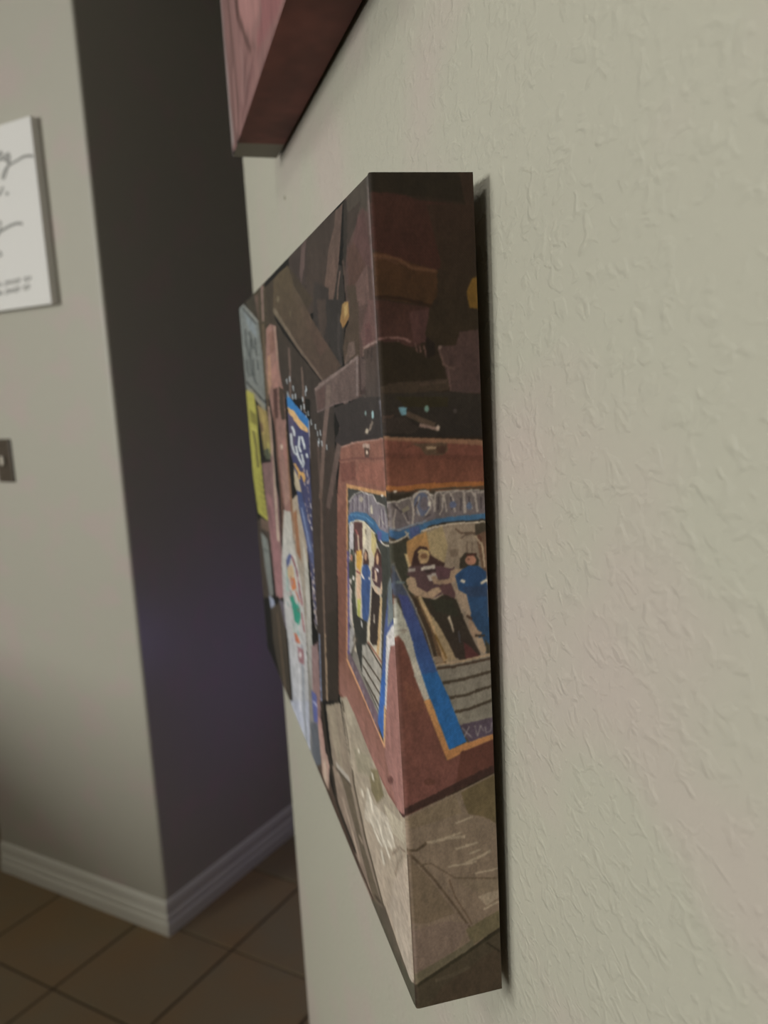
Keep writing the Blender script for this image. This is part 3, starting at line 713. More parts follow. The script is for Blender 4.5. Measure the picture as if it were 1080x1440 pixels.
2 156 144 124 174 156 138 484 552 411 599 335 583 220 540 98 513 -7 523 -30 454 2 54 63 69 184 90 322 208 392 313 431 391
1 164 152 132 469 556 404 598 307 565 409 501
1 88 76 62 471 550 429 440 400 307 318 196 208 105 162 68 150 82 195 120 303 211 383 320 412 452 453 561
1 178 164 144 453 522 419 447 409 358 396 368 406 456 440 530
1 126 114 84 235 482 163 533 126 483 186 416 228 422
1 152 142 120 372 455 221 530 220 471 344 395
1 186 174 156 264 406 211 392 94 445 65 389 151 315 229 313 311 268
1 180 168 146 130 456 8 503 7 450 80 417
1 208 198 180 267 397 248 374 235 351 220 364 233 387 251 410
1 208 198 180 219 482 211 464 197 476 205 493
1 208 198 180 331 477 326 467 310 479 314 490
1 208 198 180 202 356 174 337 156 320 142 333 160 350 188 369
1 208 198 180 123 410 88 393 76 405 111 422
1 208 198 180 265 305 232 301 218 315 250 319
1 208 198 180 328 351 313 335 297 349 312 364
1 208 198 180 183 276 167 247 153 261 169 289
1 208 198 180 154 332 127 314 118 310 106 322 115 327 141 345
1 208 198 180 201 292 169 298 156 311 188 306
1 208 198 180 126 356 97 356 86 369 114 369
1 208 198 180 232 298 201 292 187 306 218 312
1 110 92 76 91 345 35 414 8 427 2 435 37 416 97 343
1 140 122 104 73 303 47 366 3 424 9 421 56 359 83 294
2 178 160 142 172 158 142 90 277 -6 424 5 65 46 67 137 137
1 92 78 64 189 97 96 65 12 40 1 56 83 81 174 114
2 94 82 70 78 72 58 322 -5 176 106 -11 57 1 -5
1 78 74 60 93 46 -13 75 -4 1 46 -5
2 126 102 102 140 106 102 835 561 726 634 750 387 785 208 883 144 881 311
1 130 150 190 703 671 737 464 750 372 736 381 723 472 690 677
1 82 90 146 892 350 812 377 822 257 897 211
1 160 160 190 892 303 823 322 804 337 871 319
1 88 92 100 964 169 823 254 816 84 961 -28
2 166 126 118 180 154 136 813 292 761 304 732 192 673 209 731 37 804 12 817 157
1 190 170 150 762 142 787 1 763 18 740 157
1 50 42 34 761 380 739 237 684 162 638 56 443 32 412 64 599 90 642 193 695 267 717 406
1 70 54 44 896 17 690 21 511 26 282 23 267 40 491 46 666 43 866 40"""
SIDE = """1 40 30 22 -416 2058 2600 2061 2542 -123 -600 10
1 34 27 19 -60 2008 2072 2009 2046 1930 1097 1951 3 1958
1 46 32 24 1727 2003 2070 2003 2068 1915 1849 1921
2 54 31 25 52 28 22 5 1961 567 1957 959 1943 1743 1933 1615 1809 1224 1798 635 1818 22 1843
2 46 31 23 42 32 22 1090 1934 2019 1933 2005 1766 1829 1705 1188 1708 1312 1813
2 60 37 22 56 36 20 7 1840 308 1833 767 1812 1251 1797 1215 1741 1082 1721 -4 1743
1 78 50 34 11 1828 298 1824 513 1818 751 1799 1217 1792 1228 1799 774 1806 544 1824 312 1831 20 1835
1 70 44 30 26 1820 233 1823 490 1810 506 1814 242 1827 23 1825
1 40 24 15 -6 1742 525 1737 1088 1718 1104 1724 537 1743 0 1748
2 54 32 26 60 38 34 -5 1740 1054 1719 983 1648 756 1634 15 1651
1 66 42 40 653 1711 1039 1715 968 1645 717 1641
1 104 74 70 6 1650 222 1655 446 1654 656 1643 673 1648 455 1658 219 1659 -1 1654
1 88 62 58 407 1651 434 1624 464 1624 436 1652
1 88 62 58 731 1643 774 1615 804 1616 761 1644
1 88 62 58 894 1636 938 1611 968 1612 923 1637
1 88 62 58 811 1637 832 1621 862 1622 841 1637
1 98 70 26 1788 1748 1911 1778 2010 1781 2015 1711 1833 1715
1 42 32 22 1082 1721 1832 1711 2027 1704 2012 1658 1579 1636 1171 1632 956 1618 948 1664
1 30 22 18 945 1656 1132 1640 1121 1614 953 1610
2 64 46 43 64 48 46 1186 1635 1536 1634 1617 1663 2015 1667 2012 1525 1398 1531 1328 1569
1 82 62 56 1171 1631 1258 1591 1493 1580 1512 1586 1304 1594 1226 1632
1 80 60 56 1341 1584 1378 1534 1420 1534 1383 1584
1 110 90 82 1261 1631 1256 1629 1242 1628 1225 1628 1207 1628 1195 1630 1191 1632 1197 1634 1210 1635 1228 1635 1245 1635 1257 1633
1 37 29 20 12 1645 420 1648 953 1610 1201 1604 1319 1545 371 1544 1 1544
1 54 43 34 20 1553 378 1560 1354 1562 1372 1537 90 1531
1 64 50 42 791 1549 1326 1553 1321 1559 787 1555
2 42 36 31 36 31 28 39 1537 1371 1534 1997 1523 1995 1427 18 1441
1 42 36 22 295 1529 1338 1522 1329 1498 490 1505
1 86 122 136 352 1506 518 1504 510 1487 399 1488
1 88 116 108 953 1498 945 1494 926 1491 902 1490 879 1492 862 1495 858 1499 866 1502 884 1505 909 1506 932 1505 948 1502
1 64 56 54 1511 1489 1504 1486 1488 1485 1466 1484 1445 1485 1430 1487 1425 1489 1432 1492 1448 1493 1470 1494 1491 1493 1506 1491
1 72 58 48 486 1485 732 1470 1037 1455 1080 1466 779 1481 536 1496
1 116 94 86 741 1459 949 1453 1130 1446 1149 1454 967 1460 759 1467
1 150 132 120 1148 1453 1142 1450 1128 1448 1110 1447 1093 1448 1081 1451 1077 1454 1083 1457 1097 1459 1115 1460 1133 1459 1145 1457
1 60 46 40 14 1488 275 1489 230 1480 33 1472
1 48 40 36 38 1482 479 1481 747 1457 602 1445 36 1450
2 102 60 49 104 64 57 19 1443 737 1433 2007 1420 2011 702 2013 604 7 525
1 120 86 66 19 1443 878 1433 2007 1420 2018 1407 874 1424 15 1435
1 92 54 44 14 1406 2010 1384 2006 1371 20 1390
2 98 58 46 106 64 50 21 1394 858 1386 2021 1371 2022 1328 836 1334 33 1333
1 80 62 48 536 1424 1270 1419 1291 1401 1173 1391 833 1395 756 1412
1 140 116 92 870 1406 1070 1408 1064 1414 865 1413
1 70 48 38 1068 1412 1268 1414 1232 1395 1061 1396
1 84 52 42 482 1413 625 1420 614 1423 471 1416
1 64 58 50 3 1328 265 1322 1046 1324 2019 1320 2008 690 1537 681 973 652 695 789 488 864 240 965 51 994
1 140 86 46 -5 1323 264 1317 692 1318 1262 1317 2004 1313 2004 1324 1261 1329 687 1330 266 1328 11 1334
1 90 58 40 12 1318 543 1313 2001 1307 2001 1310 543 1316 13 1322
1 58 50 43 11 1317 826 1311 2015 1305 2021 1230 -5 1200
1 170 160 152 242 1318 236 1316 223 1315 205 1314 188 1315 176 1316 172 1318 178 1320 191 1321 209 1321 226 1321 238 1319
2 98 89 86 94 86 92 -2 1291 113 1296 282 1298 510 1303 569 1309 685 1314 855 1313 936 1300 997 1309 1113 1311 2028 1302 2026 1247 1379 1249 971 1246 507 1233 220 1226 11 1232
1 84 90 112 899 1281 870 1267 803 1258 716 1255 633 1260 575 1271 558 1285 587 1298 654 1308 740 1311 824 1306 882 1295
1 96 88 96 857 1283 842 1275 808 1269 765 1268 723 1270 694 1277 686 1285 701 1293 735 1299 779 1300 820 1298 849 1291
1 146 136 130 3 1292 115 1294 299 1296 501 1302 491 1305 292 1299 110 1298 -3 1296
1 146 136 130 479 1301 536 1272 491 1237 525 1236 570 1272 512 1302
1 146 136 130 125 1231 226 1287 438 1239 468 1241 217 1291 93 1232
1 146 136 130 31 1238 85 1275 136 1234 169 1234 93 1279 -2 1239
1 146 136 130 552 1264 566 1297 691 1311 846 1309 917 1293 961 1263 995 1264 950 1294 864 1313 678 1315 534 1299 518 1264
1 146 136 130 981 1264 1011 1302 1080 1308 1134 1298 1107 1266 1048 1257 1076 1255 1140 1265 1168 1298 1087 1312 978 1304 947 1264
1 146 136 130 1226 1261 1183 1301 1275 1306 1346 1285 1365 1259 1400 1259 1380 1286 1294 1310 1149 1302 1191 1261
1 146 136 130 1399 1259 1329 1302 1474 1306 1556 1303 1553 1254 1588 1253 1591 1304 1472 1310 1295 1303 1365 1259
1 146 136 130 1617 1253 1604 1301 1714 1302 1787 1290 1818 1254 1853 1254 1821 1291 1726 1305 1571 1302 1582 1253
1 146 136 130 1868 1254 1822 1297 2016 1298 2010 1302 1789 1298 1833 1254
1 146 136 130 664 1304 595 1278 644 1257 677 1258 629 1277 696 1302
1 146 136 130 788 1255 913 1274 867 1302 834 1301 880 1275 760 1257
1 146 136 130 1668 1289 1718 1261 1752 1262 1703 1289
1 44 38 30 24 1315 259 1309 500 1312 496 1303 254 1298 113 1296 13 1293
1 156 148 140 17 1289 115 1293 284 1294 513 1300 505 1303 278 1298 109 1296 7 1293
1 160 152 146 564 1300 607 1307 716 1312 849 1311 939 1299 962 1301 862 1314 711 1316 588 1310 539 1302
1 140 132 124 997 1308 1400 1307 2028 1300 2029 1303 1401 1310 997 1311
1 70 62 66 368 1280 409 1247 446 1247 404 1280
1 70 62 66 337 1269 150 1291 125 1288 311 1266
1 70 62 66 614 1291 562 1269 597 1268 650 1290
1 70 62 66 882 1260 765 1255 780 1251 897 1256
1 70 62 66 1046 1299 1018 1267 1056 1266 1083 1299
1 70 62 66 1290 1296 1308 1266 1346 1266 1328 1296
1 70 62 66 1492 1291 1481 1261 1519 1261 1530 1291
1 70 62 66 1668 1292 1675 1272 1713 1272 1706 1292
1 70 62 66 1902 1290 1907 1260 1945 1259 1940 1289
1 180 172 164 909 1283 902 1279 888 1277 869 1276 850 1278 838 1280 834 1283 841 1287 855 1289 874 1289 892 1288 905 1286
1 120 112 96 435 1284 304 1275 347 1267 478 1275
1 82 90 118 1417 1275 1406 1271 1379 1268 1342 1268 1306 1269 1281 1273 1273 1277 1284 1281 1312 1284 1348 1284 1384 1283 1409 1279
1 80 92 116 1737 1268 1728 1264 1705 1261 1676 1261 1647 1262 1626 1265 1620 1270 1629 1274 1652 1276 1681 1277 1710 1276 1731 1273
2 54 92 126 52 84 128 11 1232 220 1226 507 1233 971 1246 1379 1249 2026 1248 2022 1233 1373 1234 994 1230 673 1221 606 1199 449 1201 414 1217 182 1207 17 1216
1 112 124 140 24 1234 222 1228 483 1235 801 1243 794 1246 476 1238 220 1231 29 1237
1 64 76 118 449 1232 650 1234 634 1198 463 1200
1 46 40 34 687 1212 859 1226 1157 1230 2023 1228 2020 1235 1152 1237 838 1232 653 1217
2 132 116 100 126 112 98 377 1198 671 1218 935 1228 1372 1232 2020 1228 2007 891 870 889 629 984 379 1141
1 176 164 148 677 1219 967 1227 1373 1231 2020 1226 2020 1230 1372 1234 961 1231 669 1223
1 172 162 146 -132 1216 61 1198 216 1203 364 1210 442 1219 417 1222 345 1213 203 1207 70 1202 -113 1219
1 150 140 126 346 1224 423 1206 453 1208 376 1226
1 56 55 46 -128 1208 63 1195 380 1205 379 1141 477 1038 238 1084 76 1162 -90 1114
2 160 120 72 150 110 74 378 1201 787 1220 885 1177 766 1170 537 1173 438 1144 359 1158
1 146 128 96 786 1216 1109 1229 1207 1181 1118 1140 849 1160
1 176 152 112 323 1171 380 1140 436 1142 378 1172
1 66 58 48 1782 1226 2020 1227 2021 1136 1856 1179 1772 1197
1 104 78 62 1802 1199 2014 1208 2071 1101 1920 1100 1848 1156
1 90 58 48 1903 1189 1896 1184 1878 1181 1856 1179 1834 1181 1819 1185 1814 1190 1822 1195 1840 1199 1862 1200 1884 1198 1899 1194
1 90 72 60 1356 1219 1476 1206 1774 1202 1775 1206 1486 1210 1380 1222
1 96 80 68 1485 1193 1586 1201 1773 1199 1774 1202 1578 1205 1467 1196
1 104 88 76 1588 1186 1578 1159 1614 1159 1623 1186
1 104 88 76 1691 1185 1683 1161 1718 1161 1726 1184
1 166 146 122 1757 1198 1895 1175 1937 1120 1976 1120 1933 1176 1789 1200
1 112 96 82 1232 1171 1423 1171 1417 1155 1255 1153
1 62 43 40 418 1132 472 1157 524 1176 629 1187 772 1183 878 1160 1132 1140 1067 1122 834 1125 602 1125
1 156 128 94 820 1159 801 1151 756 1145 697 1144 641 1147 601 1154 590 1162 609 1170 653 1176 712 1177 768 1174 808 1168
1 112 80 58 777 1161 766 1158 739 1156 702 1156 667 1157 642 1160 633 1163 644 1166 672 1168 708 1169 744 1168 769 1165
1 168 138 104 728 1148 720 1147 698 1145 669 1145 640 1146 620 1148 613 1150 622 1152 643 1153 672 1153 701 1152 721 1151
1 176 150 100 607 1170 656 1176 771 1171 804 1162 838 1163 793 1175 652 1180 582 1174
2 76 57 59 80 58 62 342 1122 408 1141 827 1142 1245 1126 1334 1129 1236 1103 970 1099 1045 1068 792 1058 551 1075 454 1115
1 84 58 64 1043 1136 1243 1123 1178 1105 945 1110 925 1134
1 172 162 152 640 1129 932 1131 921 1140 629 1137
1 138 128 124 377 1129 521 1129 517 1137 374 1137
1 156 146 140 743 1116 934 1119 971 1103 796 1102
1 52 42 42 720 1122 939 1123 934 1128 716 1128
2 160 136 112 150 124 102 323 1112 397 1118 510 1113 544 1092 726 1076 876 1084 994 1086 1078 1076 958 1069 837 1060 692 1063 492 1072 355 1088
2 152 128 106 142 116 96 829 1112 917 1114 999 1099 1206 1103 1243 1121 1450 1124 1476 1113 1321 1095 1142 1089 880 1094
1 84 58 60 966 1089 1232 1092 1311 1067 1305 1052 1101 1060
2 48 43 35 52 42 37 606 1067 894 1056 1089 1067 1334 1050 1466 1003 1630 954 1811 904 1399 898 1194 914 1010 978 792 1023
1 46 45 36 777 1058 1275 1051 1378 1007 882 1029
1 160 146 128 1128 1010 1187 992 1231 971 1260 971 1230 993 1184 1012
1 80 44 44 1446 945 1592 930 1795 902 1475 900
1 66 66 74 1336 973 1356 945 1385 944 1366 973
1 92 70 50 435 1073 606 1067 818 1016 1000 952 1130 903 947 895 746 983
2 170 146 110 150 120 86 544 1066 725 1012 879 961 1004 903 1076 905 950 963 793 1015 611 1069
2 148 128 98 140 120 94 791 1020 929 997 1118 950 1280 904 1069 900 915 962
1 112 84 44 843 971 976 934 1056 910 1089 911 1009 936 875 973
1 58 46 36 353 1083 517 1063 775 982 917 896 798 894 578 1002
1 126 108 90 747 916 955 916 1009 901 830 901
1 54 48 40 1421 1124 1444 1147 1552 1160 1759 1157 1842 1139 1806 1119
1 158 110 90 1783 1140 1765 1134 1720 1130 1660 1129 1601 1132 1560 1137 1546 1143 1564 1148 1609 1152 1668 1153 1727 1151 1769 1146
1 66 40 34 1565 1152 1788 1151 1787 1156 1564 1157
1 100 66 52 1650 1143 1646 1142 1634 1141 1620 1141 1605 1142 1594 1143 1591 1144 1595 1145 1606 1146 1621 1146 1636 1145 1646 1144
2 38 66 106 38 64 92 1326 1108 1479 1121 1600 1128 1809 1127 1983 1109 2008 945 2007 891 1807 939 1642 989 1569 1039 1387 1073
1 180 172 160 1426 1093 1513 1087 1542 1093 1455 1099
1 190 180 164 1869 1079 2008 1087 1976 1093 1838 1085
1 42 60 90 1464 1079 2002 1075 1995 1050 1604 1053
1 146 126 108 1259 1087 1387 1073 1547 1060 1622 1018 1616 1000 1528 1009 1391 1042
1 140 116 96 1554 994 1645 996 1757 970 1845 962 1813 955 1689 950 1630 954
1 150 128 106 1720 949 1842 951 1938 919 1890 911 1771 920
1 74 54 44 1518 1006 1635 998 1657 1002 1539 1011
1 58 48 40 1691 954 1903 951 1904 956 1693 960
1 58 54 44 1901 946 2017 927 2009 900 1933 901
2 114 107 97 120 114 104 827 894 2011 906 2023 742 1278 731 1064 809
1 150 128 104 831 894 1403 895 2016 902 2006 909 1395 901 826 900
1 66 52 42 828 885 1400 886 2013 892 2003 898 1392 892 822 892
1 66 56 46 963 847 1388 848 2036 859 2021 866 1376 856 955 854
1 66 56 46 1068 807 1451 808 2027 823 2008 830 1437 815 1061 815
1 66 56 46 1176 769 1516 772 2032 786 2012 793 1500 779 1166 777
2 74 62 74 78 66 84 1265 738 2024 746 2027 701 1508 686
1 118 110 114 1328 729 1533 699 1554 701 1349 731
1 118 110 114 1480 731 1348 704 1372 702 1504 729
1 118 110 114 1587 732 1655 701 1681 701 1614 732
1 118 110 114 1682 704 1752 728 1726 730 1656 705
1 118 110 114 1727 729 1784 713 1809 714 1752 730
1 118 110 114 1818 727 1847 707 1963 709 2003 731 1975 732 1939 711 1867 709 1846 727
2 64 70 82 66 70 104 -13 1096 74 1159 173 1127 429 1060 676 958 838 885 525 881 348 946 188 1068 35 1079
1 122 116 106 61 1157 185 1117 417 1059 671 975 841 886 867 886 696 975 441 1060 208 1118 85 1158
1 94 106 110 320 1105 304 1103 261 1103 204 1103 147 1104 106 1106 92 1108 108 1110 151 1111 208 1111 264 1110 305 1107
2 58 62 110 32 88 150 150 1081 347 1071 574 994 853 884 1094 809 1308 730 1418 693 1044 679 661 817 399 927
2 34 84 142 30 88 152 525 881 866 879 1094 809 1308 730 1418 693 1044 679 661 817
2 150 150 140 166 158 148 5 1046 76 1075 190 1043 339 989 453 918 677 818 567 806 414 862 282 929 183 966 73 979 -4 969
1 140 130 120 281 990 272 987 250 984 220 984 192 985 172 988 166 992 175 995 198 997 227 998 255 996 275 993
1 190 188 178 38 1070 38 1011 81 1010 81 1070
1 120 110 104 95 992 312 991 311 994 93 994
2 102 62 52 104 64 58 -16 974 104 982 211 963 309 924 428 862 582 806 973 652 2008 690 2029 604 7 525
1 84 52 44 -4 969 125 967 106 800 43 537 -12 548
1 110 68 56 167 870 477 838 606 791 233 789
2 172 124 78 166 112 68 555 813 691 816 1044 679 1417 691 2011 702 2007 689 1473 673 988 652
1 88 52 44 1286 668 2007 687 2015 608 1128 574
1 88 54 46 708 602 690 598 645 596 584 596 524 598 481 603 467 608 485 612 531 614 591 614 651 612 694 607
1 58 38 34 10 528 536 546 1318 577 2047 603 1984 621 1256 595 475 564 -45 546
2 118 102 87 116 98 85 -8 525 501 544 1282 571 2028 600 2019 181 1319 136 29 64
1 96 82 58 1248 564 2027 596 2019 463 1725 489 1383 504
1 114 98 80 -11 518 1122 560 1259 509 173 491
1 146 130 112 466 442 929 446 1316 441 1314 449 921 454 453 450
1 146 130 112 1074 413 1391 417 1583 420 1570 426 1379 423 1063 419
1 146 130 112 1302 370 1543 377 1867 389 1841 396 1518 385 1278 377
1 146 130 112 1384 394 1641 399 1626 405 1370 400
1 146 130 112 1488 337 2036 339 2028 344 1481 342
1 146 130 112 853 450 1246 456 1236 460 843 454
1 146 130 112 1101 482 1496 492 1483 497 1088 487
1 146 130 112 1655 233 2017 247 1995 253 1633 239
1 146 130 112 1506 292 1990 292 1982 298 1498 298
1 146 130 112 898 371 1529 367 1524 372 894 377
1 138 122 106 1527 275 2016 286 2009 262 1711 244
1 118 102 86 1037 331 1994 322 2015 282 1594 281
1 82 68 54 -5 435 247 429 476 443 443 450 231 436 -1 442
1 86 70 56 4 432 263 395 581 341 990 260 1348 182 1388 184 1032 262 624 344 306 399 47 436
1 96 80 66 284 391 522 389 1035 337 1991 312 1993 317 1045 341 536 393 281 395
1 92 74 60 899 338 1007 288 1361 202 1388 204 1036 289 929 338
1 106 90 74 36 424 424 363 1004 243 368 231 29 240
1 112 94 84 51 220 839 226 1311 205 964 134 51 80
1 98 88 66 1225 191 2015 226 2017 177 1354 143
2 92 84 68 96 86 68 27 97 965 138 1360 159 1416 133 37 48
1 66 57 44 30 68 790 98 1416 133 2034 177 2031 -9 45 -6
1 48 42 30 62 60 810 98 1436 133 2069 168 2029 176 1398 141 773 107 27 68
1 66 54 42 608 43 1601 103 2035 123 2031 -9 267 -8
1 46 38 28 1667 140 2017 101 2041 105 1691 144
1 76 66 52 501 62 955 68 1285 79 1253 89 928 79 478 72"""
KF, KS = 1.06, 0.54            # light on front and side by measurement: print albedo = seen colour / light
near = np.array([0, .25, .5, .75]) * 0.0024 / 0.485
us = np.concatenate([near, 0.0024 / 0.485 + np.cumsum(np.concatenate([[0], np.linspace(0.55, 2.0, 330)]))])
us[4:] = us[4] + (us[4:] - us[4]) / (us[-1] - us[4]) * (1 - us[4])
vs = np.linspace(0, 1, 1200)
ss = np.concatenate([np.array([0, .25, .5, .75]) * 0.0024 / 0.038, np.linspace(0.0024 / 0.038, 1, 150)])
def warp(a, ai, aj, seed):
    n, m_ = a.shape[:2]
    di = ai * (vnoise(a.shape, n // 6, m_ // 8, seed) + vnoise(a.shape, n // 12, m_ // 16, seed + 1))[..., 0]
    dj = aj * (vnoise(a.shape, n // 6, m_ // 8, seed + 2) + vnoise(a.shape, n // 12, m_ // 16, seed + 3))[..., 0]
    i = np.clip(np.rint(np.arange(n)[:, None] + di), 0, n - 1).astype(int); j = np.clip(np.rint(np.arange(m_)[None] + dj), 0, m_ - 1).astype(int)
    return a[i, j]
imF = smooth(warp(raster(parse(FRONT), us, vs), 0.4, 0.6, 30), 2)
imS = smooth(warp(raster(parse(SIDE), ss, vs), 0.4, 0.5, 40), 2)
imF = imF * (1 + 0.05 * vnoise(imF.shape, 60, 26, 1) + 0.06 * vnoise(imF.shape, 60, 130, 2) + 0.05 * vnoise(imF.shape, 160, 420, 11))
imS = imS * (1 + 0.07 * vnoise(imS.shape, 14, 60, 3) + 0.05 * vnoise(imS.shape, 40, 220, 4) + 0.05 * vnoise(imS.shape, 75, 480, 12))
low = {'ftr': [0.073, 0.28589, 1.5684], 'ftl': [0.073, 0.77119, 1.56889], 'fbl': [0.075, 0.77959, 1.24922], 'fbr': [0.075, 0.28968, 1.24874], 'btr': [0.111, 0.28544, 1.56855], 'bbr': [0.113, 0.29029, 1.24803]}
root = thing('canvas_print', 'wrapped canvas print of band posters and a red box, lower one on the right wall', 'canvas print', (XW, 0.53, low['fbr'][2]))
root_inv = Vector(root.location)
def rel(p): return [p[i] - root_inv[i] for i in range(3)]
def ink(a):                        # printing inks are a little duller than the pure tones
    g = a.mean(-1, keepdims=True); return g + 0.88 * (a - g)
imF, imS = ink(imF), ink(imS)
clF, clS = lin(np.clip(imF, 0, 1)) / KF, lin(np.clip(imS, 0, 1)) / KS
wrap_canvas(root, *[rel(low[k]) for k in ('ftr', 'ftl', 'fbl', 'fbr', 'btr', 'bbr')], us, vs, ss, np.clip(clF, 0.002, 0.85), np.clip(clS, 0.002, 0.85))
zb, zt = low['fbr'][2] + 0.004, low['ftr'][2] - 0.004
fx = max(low['ftr'][0], low['fbr'][0]) - XW
stretcher(root, fx + 0.003, -0.0066, low['btr'][1] + 0.012 - 0.53, 0.73 - 0.53, 0.006, zt - low['fbr'][2] - 0.004)
XN = XW; XW = 0.0
nail(root, -0.010, 0.0, 0.28)
XW = XN

# ------------------------------------------------------------------ the upper canvas print
ut = dict(ftr=(0.0762, 0.335, 2.28), ftl=(0.0762, 0.756, 2.28), fbl=(0.0762, 0.756, 1.6918), fbr=(0.0762, 0.335, 1.684), btr=(0.1142, 0.335, 2.28), bbr=(0.1142, 0.335, 1.684))
root = thing('canvas_print', 'pink and dark red wrapped canvas print, upper one cut by the top of the picture', 'canvas print', (0.1172, 0.53, 1.69))
root_inv = Vector(root.location)
us2 = np.concatenate([near, np.linspace(0.0024 / 0.485, 1 - 0.0024 / 0.485, 200), 1 - near[::-1]]); vs2 = np.concatenate([near, np.linspace(0.0024 / 0.485, 1, 300)])
ss2 = np.concatenate([np.array([0, .25, .5, .75]) * 0.0024 / 0.038, np.linspace(0.0024 / 0.038, 1, 30)])
sh = (len(us2), len(vs2))
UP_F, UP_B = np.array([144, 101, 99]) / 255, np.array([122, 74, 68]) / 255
UPPER = """1 138 98 94 2410 953 -214 -71 -81 -424 2600 219
2 126 90 86 122 86 82 2135 588 1670 438 1657 97 1837 -14 2146 42
2 112 78 74 104 72 68 1790 408 1747 257 1722 94 1803 12 1704 -7 1629 74 1653 233 1695 379
2 116 88 86 150 136 134 2011 475 1992 322 2000 173 1970 24 1888 9 1918 155 1911 301 1930 451
2 160 112 108 154 108 104 1424 312 799 120 953 102 1168 123 1321 170 1419 234
1 92 60 56 1530 329 1505 241 1377 171 1245 100 1163 82 1288 150 1405 215 1429 299
1 84 56 52 1409 186 1277 129 1085 65 1052 60 1233 121 1357 175
1 140 88 88 876 144 446 11 694 17 991 45 1055 75 898 86
1 120 82 80 1300 116 1425 94 1634 58 1568 44 1368 80 1247 102
1 150 110 106 1481 171 1446 115 1567 61 1514 49 1396 103 1430 159
1 108 72 70 1166 76 1376 51 1624 22 1558 8 1321 38 1118 63
1 140 102 98 1246 72 1425 62 1387 53 1212 64
1 146 106 102 1749 188 1746 99 1774 33 1724 24 1698 89 1701 177
1 126 84 82 989 51 1282 45 1526 27 1476 16 1239 34 955 41"""
f2 = 0.93 * ink(smooth(warp(raster(parse(UPPER), us2, vs2), 0.6, 0.8, 50), 2)) * (1 + 0.06 * vnoise(sh, 16, 7, 5) + 0.06 * vnoise(sh, 30, 20, 6) + 0.05 * vnoise(sh, 90, 40, 7))
f2[-5:] = np.array([150, 138, 136]) / 255
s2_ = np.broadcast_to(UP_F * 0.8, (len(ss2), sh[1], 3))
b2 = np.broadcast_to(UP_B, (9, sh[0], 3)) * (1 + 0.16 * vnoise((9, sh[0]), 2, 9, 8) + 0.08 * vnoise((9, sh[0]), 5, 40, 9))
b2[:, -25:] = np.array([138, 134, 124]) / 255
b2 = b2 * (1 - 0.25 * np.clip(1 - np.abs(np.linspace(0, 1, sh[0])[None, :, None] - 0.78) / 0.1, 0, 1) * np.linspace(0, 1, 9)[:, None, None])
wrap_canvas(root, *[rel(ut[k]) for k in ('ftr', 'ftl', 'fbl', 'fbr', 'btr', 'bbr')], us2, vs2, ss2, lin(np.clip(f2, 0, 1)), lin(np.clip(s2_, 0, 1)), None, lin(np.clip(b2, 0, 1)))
stretcher(root, -0.036, -0.0040, 0.340 - 0.53, 0.745 - 0.53, 0.010, 0.58)
XW = 0.0
nail(root, -0.008, 0.0, 0.56)
XW = XN

